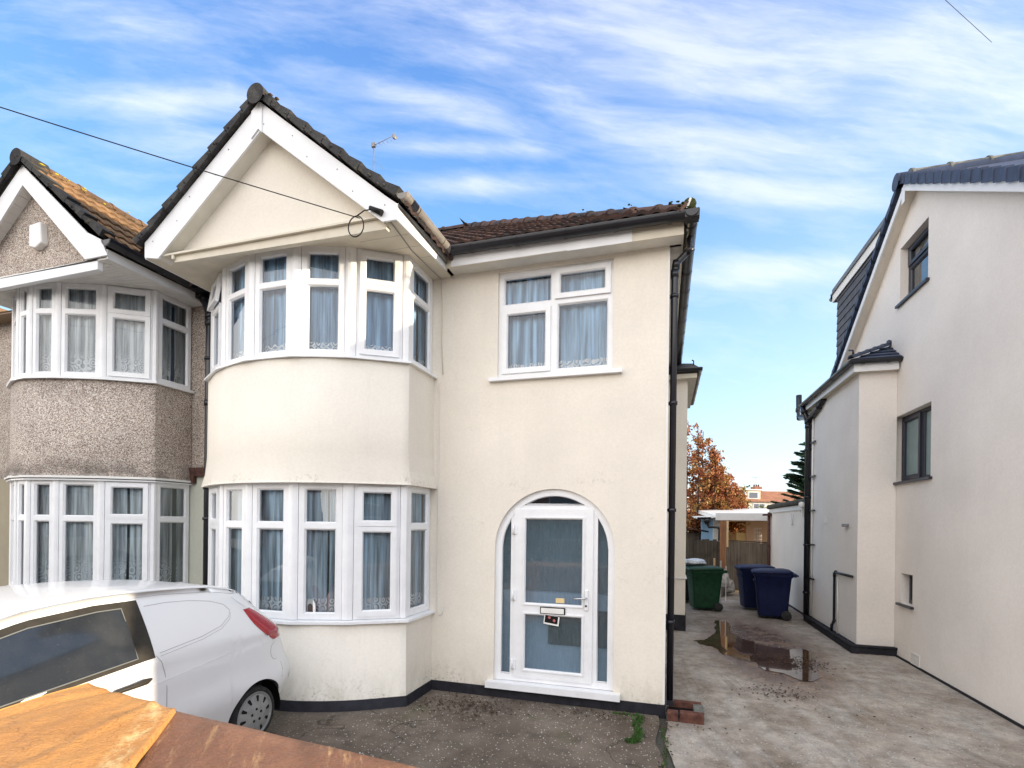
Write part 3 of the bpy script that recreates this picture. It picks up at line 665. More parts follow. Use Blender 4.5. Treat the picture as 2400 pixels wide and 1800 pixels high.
# corner bead
MB().box((.012, YF-.004, .08), (.034, YF+.02, 4.95)).build('corner_bead', 'white_paint', H)
MB().box((-2.69, YF-.02, -.08), (.045, YF+.1, .07)).box((.0, YF+.1, -.08), (.045, 12.5, .07)).build('plinth', 'plinth', H)
bw = MB(); baywall(bw, PLAN, [(-.08, -.02), (.07, -.02)], 1, 6, .1); bw.build('plinth', 'plinth', H)
bw = MB(); baywall(bw, PLAN, [(.07, -.035), (.89, -.045)], 1, 6); bw.build('bay_wall', 'cream', H)
bw = MB(); baywall(bw, PLAN, [(2.395, .012), (2.43, .008), (2.55, -.022), (2.75, -.04), (3.735, -.045)], 1, 6); bw.build('bay_wall', 'cream', H)
MB().poly([(p.x, p.y, 2.40) for p in offset(PLAN, -.02)]).poly([(p.x, p.y, 2.47) for p in offset(PLAN, -.02)]).build('bay_ceiling', 'soffit', H)
MB().poly([(p.x, p.y, .86) for p in offset(PLAN, -.06)]).poly([(p.x, p.y, 3.70) for p in offset(PLAN, -.06)]).build('bay_floor', 'interior', H)
sill(MB(), PLAN, -.14, 0.0, .885, .925).build('window_sill', 'upvc', H)
sill(MB(), PLAN, -.14, 0.0, 3.735, 3.768).build('window_sill', 'upvc', H)
def bay_windows(parent, plan, off, z0, z1, tr, sashes, curt, open_i=None, seed=0, skip=(), pole=.062, lining='lining', fr_=.060, gm='glass'):
    Q = offset(plan, off); pl = MB()
    for k in range(len(Q)-1):
        a, b = Q[k], Q[k+1]; t = (b-a); L = t.length; t.normalize(); n = Vector((t.y, -t.x))
        if k in skip: continue
        e = pole if 0 < k else .01; e2 = pole if k < len(Q)-2 else .012
        if k == 0: e = .01
        o = a+t*e; W = L-e-e2; Fk = frame3((o.x, o.y, 0), (t.x, t.y, 0), (n.x, n.y, 0)); zt = z0+(z1-z0)*(1-tr)
        kd = 'sash' if k in sashes else 'fixed'
        cells = [(fr_, W-fr_, z0+fr_, zt-.028, kd), (fr_, W-fr_, zt+.028, z1-fr_, kd)]
        window(parent, Fk, W, z0, z1, cells, curt=curt, seed=seed+k, open_top=(1 if k == open_i else None), name='bay_window', lining=lining, gmat=gm)
    for k in range(1, len(Q)-1):
        t1 = (Q[k]-Q[k-1]).normalized(); t2 = (Q[k+1]-Q[k]).normalized(); e = pole-.004; n1 = Vector((t1.y, -t1.x)); n2 = Vector((t2.y, -t2.x)); m = (n1+n2).normalized()
        p = [Q[k]-t1*e+n1*.004, Q[k]-t1*e*.5+n1*.012, Q[k]+m*.014, Q[k]+t2*e*.5+n2*.012, Q[k]+t2*e+n2*.004, Q[k]+t2*e-n2*.07, Q[k]-t1*e-n1*.07]
        MB().prism([(q.x, q.y, z0) for q in p], (0, 0, z1-z0)).build('bay_pole', 'upvc', parent)
bay_windows(H, PLAN, -.075, .925, 2.40, .315, (1, 5), 'net_grey', None, 11, lining='lining_dark', gm='glass_low')
bay_windows(H, PLAN, -.075, 3.768, 4.95, .325, (1, 5), 'net', 1, 31)
# front upstairs window
FW = frame3((WX0, YF, 0), (1, 0, 0), (0, -1, 0)); W = WX1-WX0
FWi = lambda a, z, d=0.0: FW(a, z, d-.035)
window(H, FWi, W, WZ0, WZ1, [(.055, .635, 4.545, 4.87, 'fixed'), (.075, .60, 3.765, 4.46, 'sash'), (.70, 1.275, 4.58, 4.865, 'sash'), (.70, 1.28, 3.75, 4.50, 'fixed')], seed=77)
MB().box((WX0-.09, YF-.06, 3.645), (WX1+.105, YF+.03, 3.688)).build('window_sill', 'upvc', H)
# ---- arched front door
dr = MB(); ft = .075; A0 = arch(DX0, DX1, DZ0+.04, DZS, DZT); A1 = arch(DX0+ft, DX1-ft, DZ0+.04, DZS, DZT-ft); FD = lambda a, z, d=0.0: F(a, z, d-.04)
for (p0, p1, da, db) in ((A0, A1, 0, 0), (A1, A1, 0, -.07), (A0, A0, 0, -.03)):
    for k in range(len(p0)-1): dr.poly([FD(*p0[k], da), FD(*p0[k+1], da), FD(*p1[k+1], db), FD(*p1[k], db)], p0 is p1)
dr.box((DX0+ft, YF+.042, DZ0+.04), (DX1-ft, YF+.1, DZ0+.112))
LX0, LX1, LZ0, LZ1 = -1.665, -.745, .2, 2.155
dr.box((LX0-.045, YF+.046, DZ0+.11), (LX0+.004, YF+.11, 2.2)).box((LX1-.004, YF+.046, DZ0+.11), (LX1+.045, YF+.11, 2.2)).box((LX0-.2, YF+.046, LZ1+.0), (LX1+.2, YF+.11, LZ1+.045))
DRF = dr.build('front_door', 'upvc', H)
MB().box((DX0-.075, YF-.085, .075), (DX1+.075, YF+.1, DZ0+.035)).build('door_sill', 'upvc', DRF)
lf = MB(); FL = lambda a, z, d=0.0: F(a, z, d-.028)
plate(lf, FL, LX0+.004, LX1-.004, LZ0, LZ1, [(-1.535, -.865, 1.065, 2.045), (-1.535, -.865, .30, .94)], 0, -.06)
for c in ((-1.535, -.865, 1.065, 2.045), (-1.535, -.865, .30, .94)): ring(lf, FL, (c[0]-.02, c[1]+.02, c[2]-.02, c[3]+.02), (c[0]+.008, c[1]-.008, c[2]+.008, c[3]-.008), 0, .012, -.03)
LEAF = lf.build('door_leaf', 'upvc', DRF)
for c in ((-1.535, -.865, 1.065, 2.045), (-1.535, -.865, .30, .94)): MB().poly([FL(c[0], c[2], -.02), FL(c[1], c[2], -.02), FL(c[1], c[3], -.02), FL(c[0], c[3], -.02)]).build('glass_panel', 'obscure_glass', DRF)
g = MB(); i0 = arch(DX0+ft-.005, DX1-ft+.005, DZ0+.11, DZS, DZT-ft+.005); lft = [p for p in i0 if p[0] <= LX0-.04]; xs = LX0-.04
def clipside(sgn):
    cxm, hw = cx, (DX1-DX0)/2-ft; out = []
    for k in range(13):
        x = (DX0+ft-.004) + (LX0-.04-(DX0+ft-.004))*k/12; dx = (x-cxm)/hw; z = DZS+(DZT-ft-DZS)*math.sqrt(max(0, 1-dx*dx)); out.append((x if sgn < 0 else 2*cxm-x, z))
    return out
for sgn in (-1, 1):
    top = clipside(sgn); m = MB(); m.poly([F(p[0], p[1], -.085) for p in top]+[F(top[-1][0], DZ0+.11, -.085), F(top[0][0], DZ0+.11, -.085)]); m.build('side_light', 'obscure_glass', DRF)
    # inner bead following the curve
    m = MB(); m.tube([F(p[0], p[1], -.062) for p in [(top[0][0], DZ0+.12)]+top+[(top[-1][0], DZ0+.12)]+[(top[0][0], DZ0+.12)]], .009, 6); m.build('bead', 'upvc', DRF)
tp = [p for p in arch(DX0+ft, DX1-ft, DZ0, DZS, DZT-ft, 60) if p[1] > 2.2]
MB().poly([F(p[0], p[1], -.085) for p in tp]).build('fanlight', 'glass_blue', DRF); MB().tube([F(p[0], p[1], -.062) for p in tp+[tp[0]]], .010, 6).build('bead', 'upvc', DRF)
MB().poly([F(-2.0, .1, -.3), F(-.4, .1, -.3), F(-.4, 2.5, -.3), F(-2.0, 2.5, -.3)]).build('hallway', 'hall_mid', DRF)
MB().box((-1.85, YF+.16, .12), (-.55, YF+.28, .58)).box((-1.85, YF+.16, .58), (-1.28, YF+.28, 1.18)).box((-1.28, YF+.16, 1.0), (-.55, YF+.28, 1.18)).build('hall_pale_blocks', 'hall_pale', DRF)  # pale and dark blocks added behind the door glass to band it
MB().box((-1.27, YF+.14, .585), (-.58, YF+.27, .99)).build('hall_dark_block', 'dark', DRF)
bev(MB().box((-.838, YF+.008, 1.02), (-.798, YF+.028, 1.25)).build('handle_plate', 'upvc', DRF), .006)
hd = MB().tube([(-.818, YF+.01, 1.165), (-.818, YF-.035, 1.165), (-.84, YF-.045, 1.163), (-.96, YF-.045, 1.155)], .009, 8); hd.build('door_handle', 'brass', DRF)
MB().lathe((-.818, YF+.008, 1.075), (0, -1, 0), [(0, .011), (.006, .011), (.006, 0)], 12).build('keyhole', 'dark', DRF)
bev(MB().box((-1.345, YF+.012, .955), (-1.055, YF+.03, 1.035)).build('letter_slot_surround', 'dark', DRF), .004); bev(MB().box((-1.333, YF+.002, .965), (-1.067, YF+.02, 1.025)).build('letter_flap', 'white_paint', DRF), .004)
for z in (.35, 1.15, 1.92): MB().tube([(LX0-.008, YF+.012, z-.06), (LX0-.008, YF+.012, z+.06)], .012, 8).box((LX0-.035, YF+.018, z-.055), (LX0+.03, YF+.03, z+.055)).build('hinge', 'upvc', DRF)
tag(MB().obox((-1.305, YF+.021, .845), (.175, 0, -.022), (0, -.002, 0), (.012, 0, .105)).build('leaflet', 'white_thing'), 'small dark leaflet with pale edge hanging below the letter slot', 'leaflet')
LF = bpy.data.objects['leaflet']
MB().obox((-1.293, YF+.0185, .862), (.150, 0, -.018), (0, -.0015, 0), (.010, 0, .085)).build('picture', 'dark', LF)
for (x, z) in ((-1.235, .918), (-1.18, .885)): MB().lathe((x, YF+.0165, z), (0, -1, 0), [(0, .017), (.001, .012), (.0012, 0)], 7).build('flower', 'flower_red', LF)
tag(bev(MB().box((-1.17, YF+.042, 1.085), (-1.07, YF+.046, 1.14)).build('sticker', 'yellow_card'), .001), 'small yellow sticker low on the upper door glass', 'sticker')
# ---- eaves, roofs
ZE = 4.955; TP = .66; ye = 5.33
MB().box((-2.48, 5.45, ZE), (.165, 5.47, 5.09)).box((.15, 5.47, ZE), (.165, 12.4, 5.09)).build('fascia', 'cream_board', H)
MB().box((-2.40, 5.444, ZE+.004), (-1.02, 5.4495, 5.085)).box((-1.94+.9, 5.443, ZE-.004), (-.35, 5.4492, 5.08)).build('fascia_cover', 'board', H)
MB().box((-2.45, 5.47, ZE+.012), (.15, 5.70, ZE+.02)).box((.03, 5.66, ZE+.012), (.15, 12.4, ZE+.02)).build('soffit', 'soffit', H)
gutter(H, (-2.40, 5.375, 5.125), (.30, 5.375, 5.115), .064, clips=5)
gutter(H, (.235, 5.30, 5.112), (.235, 12.4, 5.10), .062, clips=14)
MB().box((.17, 5.31, 5.05), (.305, 5.44, 5.125)).build('gutter_corner', 'black_plastic', H)
cs = 1/math.sqrt(1+TP*TP); Vf = Vector((0, cs, TP*cs)); vlen = 4.0/cs
AX, AY = .23-4.0, ye+4.0
def keepf(u, v):
    y = v*cs; x = -6.17+u
    if x > .23-y+.02: return False
    gz = 5.13+TP*y; hw = abs(x+4.09); return not (gz < 6.62-.82*hw and y < 2.4) or y > 2.4
tiles(H, 'roof', 'tile_main', (-6.17, ye, 5.13), (1, 0, 0), Vf, 6.45, vlen, keepf)
tiles(H, 'roof', 'tile_main', (.27, 5.4, 5.13), (0, 1, 0), Vector((-cs, 0, TP*cs)), 7.2, vlen, lambda u, v: v*cs < u+.05 and v*cs < 7.4-u and v*cs < 3.8, tw=.33)
MB().poly([(-6.17, ye+.02, 5.11), (.23, ye+.02, 5.11), (AX, AY, 5.11+TP*4), (-6.17, AY, 5.11+TP*4)]).poly([(.25, ye+.02, 5.11), (.25, 12.6, 5.11), (AX, 8.9, 5.11+TP*4), (AX, AY, 5.11+TP*4)]).poly([(-6.17, 12.6, 5.0), (.2, 12.6, 5.0), (AX, AY, 5.1+TP*4), (-6.17, AY, 5.1+TP*4)]).build('roof_lining', 'felt', H)
rd = MB()
def ridge(mb, a, b, r=.10, step=.42, up=(0, 0, 1)):
    a, b = Vector(a), Vector(b); n = max(1, int((b-a).length/step)); t = (b-a)/n
    for k in range(n):
        p, q = a+t*k, a+t*(k+1)+t*.06; mb.tube([p, p+t*.08, p+t*.09, q], [r*1.12, r*1.12, r, r*.97], 10, half=(0, math.pi)); mb.tube([p+t*.003, p+t*.01], [r*1.1, r*.7], 10, half=(0, math.pi))
ridge(rd, (.2, ye+.05, 5.11), (AX, AY, 5.13+TP*4)); ridge(rd, (AX, AY, 5.13+TP*4), (-6.17, AY, 5.13+TP*4)); rd.build('ridge_tiles', 'tile_main', H)
mo = MB()
for k in range(80):
    t = random.random()**2*.4; p = Vector((.2, ye+.05, 5.15)).lerp(Vector((AX, AY, 5.15+TP*4)), t)+Vector((random.uniform(-.16, .1), random.uniform(-.14, .1), random.uniform(-.05, .05)))
    s_ = random.uniform(.008, .02); mo.lathe(p, (0, 0, 1), [(-s_*.5, 0), (-s_*.3, s_), (s_*.2, s_*.8), (s_*.5, 0)], 6)
struct(mo.build('moss', 'moss', H), 'stuff')
MB().lathe((.215, 5.36, 5.2), (.1, -1, .2), [(0, .065), (.02, .06), (.03, 0)], 10).build('ridge_end_mortar', 'moss', H)
MB().obox((.18, 5.33, 5.15), (.02, 0, 0), (0, .015, 0), (.03, -.01, .09)).build('hip_iron', 'white_paint', H)
# gable over the bay
GY = 4.32; GA = (-4.09, 6.36); GR = (-2.475, 5.03); GL = (-5.675, 5.12)
def bb(mb, pts, y0, y1): mb.prism([(x, y0, z) for x, z in pts], (0, y1-y0, 0))
b = MB(); bb(b, [GA, (-2.60, 5.125), GR, (-2.47, 4.875), (-2.628, 4.88), (-4.08, 6.06)], GY, GY+.022); b.build('barge_board', 'board', H)
b = MB(); bb(b, [GA, (-4.08, 6.06), (-5.478, 4.915), (-5.674, 4.95), GL, (-5.55, 5.21)], GY+.003, GY+.025); b.build('barge_board', 'board', H)
b = MB(); bb(b, [(-4.19, 6.272), (-4.09, 6.35), (-4.055, 6.33), (-4.055, 6.03), (-4.10, 6.075), (-4.19, 5.99)], GY-.012, GY); b.build('joint_cover', 'board', H)
b = MB()
for k in range(9):
    for e, g0 in ((1, GR), (-1, GL)):
        t = (k+.3)/9
        for q in (.25, .75):
            if (k+int(q*4)) % 3: continue
            x = GA[0]+(g0[0]-GA[0])*t; z = GA[1]+(g0[1]-GA[1])*t-.05-.2*q; b.lathe((x, GY-.002, z), (0, -1, 0), [(0, .006), (.003, .005), (.003, 0)], 6)
b.build('nail_heads', 'lead', H)
b = MB(); bb(b, [(-5.37, 5.0), (-2.70, 4.96), (-4.08, 6.14)], GY+.16, GY+.22); b.build('gable_panel', 'cream_panel', H)
MB().obox((-5.32, GY+.10, 4.985), (2.60, 0, -.045), (0, .08, .07), (0, .0, .018)).build('gable_ledge', 'cream_board', H)
MB().obox((-5.30, GY+.06, 4.875), (2.68, 0, -.035), (0, .06, 0), (0, 0, .115)).build('gable_beam', 'cream_board', H)
# soffits of barge overhang following the slope + horizontal soffit over bay
b = MB(); b.obox((-4.08, GY+.02, 6.07), (1.45, 0, -1.185), (0, .15, 0), (.0, 0, .02)); b.obox((-4.08, GY+.02, 6.07), (-1.40, 0, -1.155), (0, .15, 0), (.0, 0, .02)); b.build('gable_soffit', 'soffit', H)
b = MB(); b.box((-5.67, GY+.026, 4.945), (-2.49, 5.70, 4.965)); b.box((-5.31, GY+.03, 4.9), (-5.28, GY+.15, 4.945)); b.build('soffit', 'cream_board', H)
b = MB()
for k in range(4): b.box((-3.35+k*.24, 4.45+k*.23, 4.9435), (-2.5, 4.454+k*.23, 4.9448))
b.tube([(-2.60, 4.36, 4.941), (-2.66, 5.0, 4.941), (-2.62, 5.64, 4.941)], .006, 5); b.build('soffit_seam', 'seam', H)
MB().obox((-2.49, GY+.024, 4.88), (0, 1.16, .07), (.018, 0, 0), (0, 0, .165)).build('fascia', 'board', H)
gutter(H, (-2.40, GY-.03, 5.10), (-2.40, 5.46, 5.12), .056, 'grey_plastic', 2); MB().tube([(-2.40, GY+.1, 5.1), (-2.40, GY+.2, 5.1)], .066, 12, half=(math.pi, 2*math.pi)).build('gutter_joint', 'black_plastic', H)
MB().obox((-5.70, GY+.03, 4.95), (0, 1.2, .0), (.018, 0, 0), (0, 0, .15)).build('fascia', 'board', H)
# gable roof slopes
gs = (GA[1]-GR[1])/(GR[0]-GA[0]); gn = 1/math.sqrt(1+gs*gs)
GZ = 6.40
tiles(H, 'gable_roof', 'tile_main', (-2.40, GY+.02, GZ-gs*1.69), (0, 1, 0), (-gn, 0, gs*gn), 3.6, 1.69/gn, lambda u, v: (5.13+TP*(GY+u-ye) < GZ-gs*(1.69-v*gn)+.12))
tiles(H, 'gable_roof', 'tile_main', (-5.78, GY+.02, GZ-gs*1.69), (0, 1, 0), (gn, 0, gs*gn), 3.6, 1.69/gn, lambda u, v: (5.13+TP*(GY+u-ye) < GZ-gs*(1.69-v*gn)+.12))
MB().poly([(-4.09, GY+.03, GZ-.05), (-2.45, GY+.03, GZ-.05-gs*1.64), (-2.45, 5.6, GZ-.05-gs*1.64), (-4.09, 7.6, GZ-.05)]).poly([(-4.09, GY+.03, GZ-.05), (-5.73, GY+.03, GZ-.05-gs*1.64), (-5.73, 5.6, GZ-.05-gs*1.64), (-4.09, 7.6, GZ-.05)]).build('roof_lining', 'felt', H)
vg = MB()
def verge(mb, ax, az, sgn, run, slope, y, n, th=.05, wd=.10, kick=.0):
    g = 1/math.sqrt(1+slope*slope)
    for k in range(n):
        a0 = run*k/n-.015; a1 = run*(k+1)/n+.012
        kz = kick*max(0, (k-(n-2.5))/2.5)
        p0 = Vector((ax+sgn*a0, y, az-slope*a0+.02)); p1 = Vector((ax+sgn*a1, y, az-slope*a1+.062+kz)); nn = Vector((sgn*slope*g, 0, g))
        mb.prism([p0-nn*.045, p1-nn*.09, p1+nn*.0, p0+nn*.0], (0, wd+.05, 0))
        # irregular mortar lumps
        for j in range(2):
            t = random.random(); q = p0.lerp(p1, t)-nn*random.uniform(.03, .06); s_ = random.uniform(.008, .016); mb.lathe(q, (0, -1, 0), [(-.01, s_), (.012, s_*.8), (.02, 0)], 6)
verge(vg, -4.09, 6.435, 1, 1.66, gs, GY-.045, 8, kick=.05); verge(vg, -4.09, 6.435, -1, 1.70, gs*.97, GY-.045, 8, kick=.05); vg.build('verge_tiles', 'verge', H)
r2 = MB(); r2.tube([(-4.09, GY-.07, 6.395), (-4.09, GY+.3, 6.395), (-4.09, 7.5, 6.41)], [.105, .105, .10], 12, half=(-.3, math.pi+.3)); r2.poly([(-4.09+.105*math.cos(a), GY-.07, 6.395+.105*math.sin(a)) for a in [k*2*math.pi/14 for k in range(14)]]); r2.build('ridge_tiles', 'verge', H)
ml = MB()
for k in range(20):
    t = random.random(); p = Vector((-4.09+t*1.6, GY+random.uniform(.0, .5), 6.46-gs*1.6*t+.0)); s_ = random.uniform(.012, .026); ml.lathe(p, (0, 0, 1), [(-s_*.5, 0), (-s_*.2, s_), (s_*.3, s_*.7), (s_*.6, 0)], 6)
for k in range(14): 
    p = Vector((-4.09+random.uniform(.02, .16), GY+random.uniform(0, .3), 6.415+random.uniform(-.05, .02))); ml.lathe(p, (0, 0, 1), [(-.02, 0), (0, .025), (.012, .012), (.02, 0)], 6)
struct(ml.build('lichen', 'ridge_clay', H), 'stuff')
# side downpipe and rear
pipe(H, [(.235, 5.72, 5.05), (.235, 5.72, 4.93), (.10, 5.73, 4.80), (.085, 5.73, 4.70), (.085, 5.73, .12)], .036, clipz=[(.085, 5.73, 4.45), (.085, 5.73, 3.3), (.085, 5.73, 2.15), (.085, 5.73, .95)], wall=(1, 0))
MB().box((.05, 5.66, .07), (.125, 5.74, .12)).build('pipe_shoe', 'black_plastic', H)
# side bump at the rear (its front wall faces the street)
MB().box((.031, 10.05, .3), (.405, 12.4, 4.72)).build('side_extension', 'cream', H)
MB().box((.031, 10.02, .98), (.43, 12.42, 1.005)).build('string_course', 'white_paint', H)
MB().box((.031, 10.03, -.02), (.42, 12.41, .30)).build('plinth', 'plinth', H)
MB().box((.031, 9.90, 4.70), (.56, 12.5, 4.78)).build('soffit', 'cream_board', H)
b = MB().prism([(.031, 9.86, 4.84), (.60, 9.86, 4.84), (.5, 10.3, 5.05), (.031, 10.4, 5.12)], (0, 0, .03)); b.box((.031, 9.90, 4.78), (.58, 12.5, 4.85)); b.build('side_roof', 'verge', H)
gutter(H, (.031, 9.84, 4.86), (.64, 9.84, 4.85), .05, clips=1); gutter(H, (.60, 9.82, 4.85), (.60, 12.5, 4.82), .05, clips=4)
MB().tube([(.50, 9.95, 4.95), (.50, 9.95, 5.02), (.47, 9.95, 5.04)], .012, 6).build('hip_iron', 'dark', H)
MB().box((.02, 6.2, 1.02), (.045, 10.0, 1.05)).build('string_course', 'white_paint', H)
MB().box((-6.02, 9.1, 7.3), (-5.45, 9.75, 8.72)).build('chimney', 'brick', H)
ar = MB().tube([(-5.72, 9.05, 7.6), (-5.72, 9.05, 9.66)], .013, 6).tube([(-5.75, 9.05, 9.60), (-5.25, 8.95, 9.62)], .006, 5)
for k, t in enumerate((0, .10, .19, .28, .37)):
    x = -5.68+t; h = .07-.010*k; ar.tube([(x, 9.05-h, 9.61), (x+.02, 9.05+h, 9.61)], .004, 4); ar.tube([(x, 9.03, 9.61-h*.7), (x, 9.03, 9.61+h*.7)], .0035, 4)
ar.box((-5.76, 9.02, 9.57), (-5.68, 9.07, 9.65)); ar.lathe((-5.2, 8.94, 9.56), (.6, -.5, .2), [(0, .02), (.03, .05), (.05, .055), (.05, 0)], 10); ar.tube([(-5.2, 8.92, 9.56), (-5.15, 8.92, 9.70)], .005, 4); ar.tube([(-5.72, 9.05, 9.3), (-5.45, 9.03, 9.05)], .003, 4)
ar.build('aerial', 'metal', H)
# thin cable clipped down the wall beside the bay
p = []
for k in range(40): p.append((-2.625+.006*noise.noise(Vector((k*.9, 0, 0))), YF-.008, 3.68-k*(3.68-1.0)/39))
p += [(-2.62, YF-.01, .93), (-2.595, YF-.012, .86), (-2.555, YF-.012, .88), (-2.545, YF-.01, .98)]
MB().tube(p, .005, 5).build('phone_cable', 'white_paint', H)
p = [(-2.62, YF-.01, 4.93), (-2.60, YF-.01, 4.6), (-2.60, YF-.01, 4.1), (-2.58, YF-.012, 3.78)]
MB().tube(p, .005, 5).build('phone_cable', 'cream_board', H)
# things standing inside the lower bay
tag(bev(MB().prism([(-3.72, 4.66, .925), (-3.60, 4.66, .925), (-3.60, 4.66, 1.09), (-3.63, 4.66, 1.14), (-3.69, 4.66, 1.14), (-3.72, 4.66, 1.09)], (0, .02, 0)).build('photo_frame', 'white_thing'), .004), 'small white arched frame standing on the sill of the lower bay window', 'ornament')
PF = bpy.data.objects['photo_frame']; MB().lathe((-3.66, 4.658, 1.06), (0, -1, 0), [(0, .032), (.001, 0)], 12).box((-3.692, 4.657, .96), (-3.628, 4.659, 1.06)).build('dark_inset', 'brick_dark', PF)
cl = MB()
rows = [[(-3.60+.30*t+.0*math.sin(q*3), 4.80+.01*math.sin(t*14+q), .94+.33*q*(1-abs(t-.4)*1.5*q)) for t in [j/14 for j in range(15)]] for q in [i/6 for i in range(7)]]
tag(cl.grid(rows).build('red_cloth', 'red_cloth'), 'pinkish red cloth draped behind the net curtain in the lower bay', 'cloth')
# ------------------------------------------------------------------ left neighbour (pebbledashed)
N = thing('semi_detached_house', 'pebbledashed house at the left edge with white bay windows and a brown tiled gable', 'house', (-8, 8, 0))
NP = [(-9.15, 5.665), (-9.15, 5.15), (-8.75, 4.74), (-8.26, 4.52), (-7.93, 4.475), (-7.53, 4.56), (-7.0, 4.76), (-6.46, 5.10), (-6.455, 5.665)]
FN = frame3((0, YF+.01, 0), (1, 0, 0), (0, -1, 0))
b = MB(); plate(b, FN, -6.6, -6.172, 2.62, 5.2, [], 0, -.2); b.build('upper_wall', 'pebbledash', N); b = MB(); plate(b, FN, -11.6, -9.0, 2.62, 5.2, [], 0, -.2); b.build('upper_wall', 'pebbledash', N)
b = MB(); plate(b, FN, -6.6, -6.172, .0, 2.62, [], -.001, -.2); b.build('lower_wall', 'pale_green', N); b = MB(); plate(b, FN, -11.6, -9.0, 0, 2.62, [], -.001, -.2); b.box((-11.6, 5.9, 0), (-11.4, 12.5, 5.2)); b.build('lower_wall', mat('olive_wall', (.34, .30, .22), .9, .1, var=.1), N)
b = MB().box((-6.50, YF-.05, 2.60), (-6.16, YF+.004, 2.72)).box((-6.50, YF-.05, 2.50), (-6.40, YF+.004, 2.60)); b.build('corbel', 'brick_dark', N)
b = MB(); baywall(b, NP, [(2.53, .0), (2.60, -.01), (2.78, -.045), (3.785, -.05)], 1, 7); b.build('bay_wall', 'pebbledash', N)
b = MB(); baywall(b, NP, [(.0, -.05), (1.0, -.05)], 1, 7); b.build('bay_wall', 'pale_green', N)
MB().poly([(p.x, p.y, 2.56) for p in offset(NP, -.03)]).poly([(p.x, p.y, 2.66) for p in offset(NP, -.03)]).poly([(p.x, p.y, 3.72) for p in offset(NP, -.08)]).poly([(p.x, p.y, .97) for p in offset(NP, -.08)]).build('bay_floor', 'interior', N)
sill(MB(), NP, -.14, .012, 2.505, 2.545).build('trim', 'white_paint', N); sill(MB(), NP, -.14, -.01, 2.475, 2.505).build('trim', 'upvc', N)
sill(MB(), NP, -.14, .0, 3.785, 3.83).build('window_sill', 'upvc', N); sill(MB(), NP, -.14, .0, .99, 1.04).build('window_sill', 'upvc', N)
bay_windows(N, NP, -.06, 3.83, 5.03, .30, (6,), 'net_flower', None, 51, pole=.044, fr_=.044); bay_windows(N, NP, -.06, 1.04, 2.475, .345, (6,), 'net_flower', None, 71, pole=.044, fr_=.044, gm='glass_low', lining='lining_dark')
NA = (-7.73, 6.39); NRo = (-6.36, 5.26); NL = (-9.10, 5.26)
b = MB(); bb(b, [NA, (-6.57, 5.36), (-6.615, 5.058), (-7.72, 6.14)], GY, GY+.022); b.build('barge_board', 'board', N)
b = MB(); bb(b, [(-6.565, 5.365), (-6.35, 5.255), (-6.25, 5.06), (-6.612, 5.058)], GY-.003, GY+.02); b.build('barge_box_end', 'board', N)
b = MB(); bb(b, [NA, (-7.72, 6.14), (-8.87, 5.058), (-9.16, 5.058), NL], GY+.002, GY+.024); b.build('barge_board', 'board', N)
b = MB(); bb(b, [(-9.0, 5.02), (-6.56, 5.10), (-7.72, 6.2)], GY+.14, GY+.2); b.build('gable_panel', 'pebbledash', N)
b = MB()
for k in range(13):
    t = k/13; x = -7.73-t*1.35; z = 6.13-1.13*t; b.obox((x, GY+.025, z), (-.098, 0, -.082), (0, .12, 0), (0, 0, .012))
b.obox((-7.72, GY+.024, 6.13), (1.16, 0, -1.08), (0, .12, 0), (0, 0, .012)); b.build('gable_soffit', 'white_paint', N)
MB().tube([(-9.1, GY+.12, 5.025), (-6.6, GY+.12, 5.105)], .022, 6).build('bell_cast', 'mortar', N)
MB().obox((-9.2, GY+.03, 4.905), (2.75, 0, .03), (0, .06, 0), (0, 0, .125)).build('gable_beam', 'board', N)
b = MB(); k = 0
while k < 27:
    y0 = GY+.03+k*.052; b.box((-9.2, y0, 5.035), (-6.27, y0+.047, 5.045)); k += 1
b.box((-9.2, GY+.03, 5.046), (-6.27, 5.8, 5.06)); b.box((-6.62, GY+.1, 5.028), (-6.4, GY+.17, 5.0345)); b.build('soffit', 'white_paint', N)
MB().box((-6.29, GY+.02, 5.03), (-6.272, 5.5, 5.14)).build('fascia', 'white_paint', N)
gutter(N, (-6.215, GY-.04, 5.215), (-6.215, 5.62, 5.20), .066, clips=3)
ns = 1.13/1.37; ng = 1/math.sqrt(1+ns*ns); NZ = 6.47
tiles(N, 'gable_roof', 'tile_left', (-6.22, GY-.02, NZ-ns*1.51), (0, 1, 0), (-ng, 0, ns*ng), 6.0, 1.51/ng, lambda u, v: True, tw=.27, gauge=.30)
tiles(N, 'gable_roof', 'tile_left', (-9.24, GY-.02, NZ-ns*1.51), (0, 1, 0), (ng, 0, ns*ng), 6.0, 1.51/ng, lambda u, v: True)
MB().poly([(-7.73, GY, NZ-.04), (-6.24, GY, NZ-.04-ns*1.49), (-6.24, 10, NZ-.04-ns*1.49), (-7.73, 10, NZ-.04)]).poly([(-7.73, GY, NZ-.04), (-9.2, GY, NZ-.04-ns*1.49), (-9.2, 10, NZ-.04-ns*1.49), (-7.73, 10, NZ-.04)]).build('roof_lining', 'felt', N)
b = MB(); verge(b, -7.73, 6.49, 1, 1.46, ns, GY-.05, 5); verge(b, -7.73, 6.49, -1, 1.46, ns, GY-.05, 5); b.build('verge_tiles', 'verge', N)
b = MB(); b.tube([(-7.75, GY-.06, 6.46), (-7.75, GY+.25, 6.46)], .105, 12, half=(-.2, math.pi+.2)); b.poly([(-7.75+.105*math.cos(a), GY-.06, 6.46+.105*math.sin(a)) for a in [k*2*math.pi/14 for k in range(14)]]); b.build('ridge_end', 'verge', N)
b = MB(); ridge(b, (-7.75, GY+.2, 6.45), (-7.75, 10, 6.45), .095); b.build('ridge_tiles', 'tile_left', N)
b = MB()
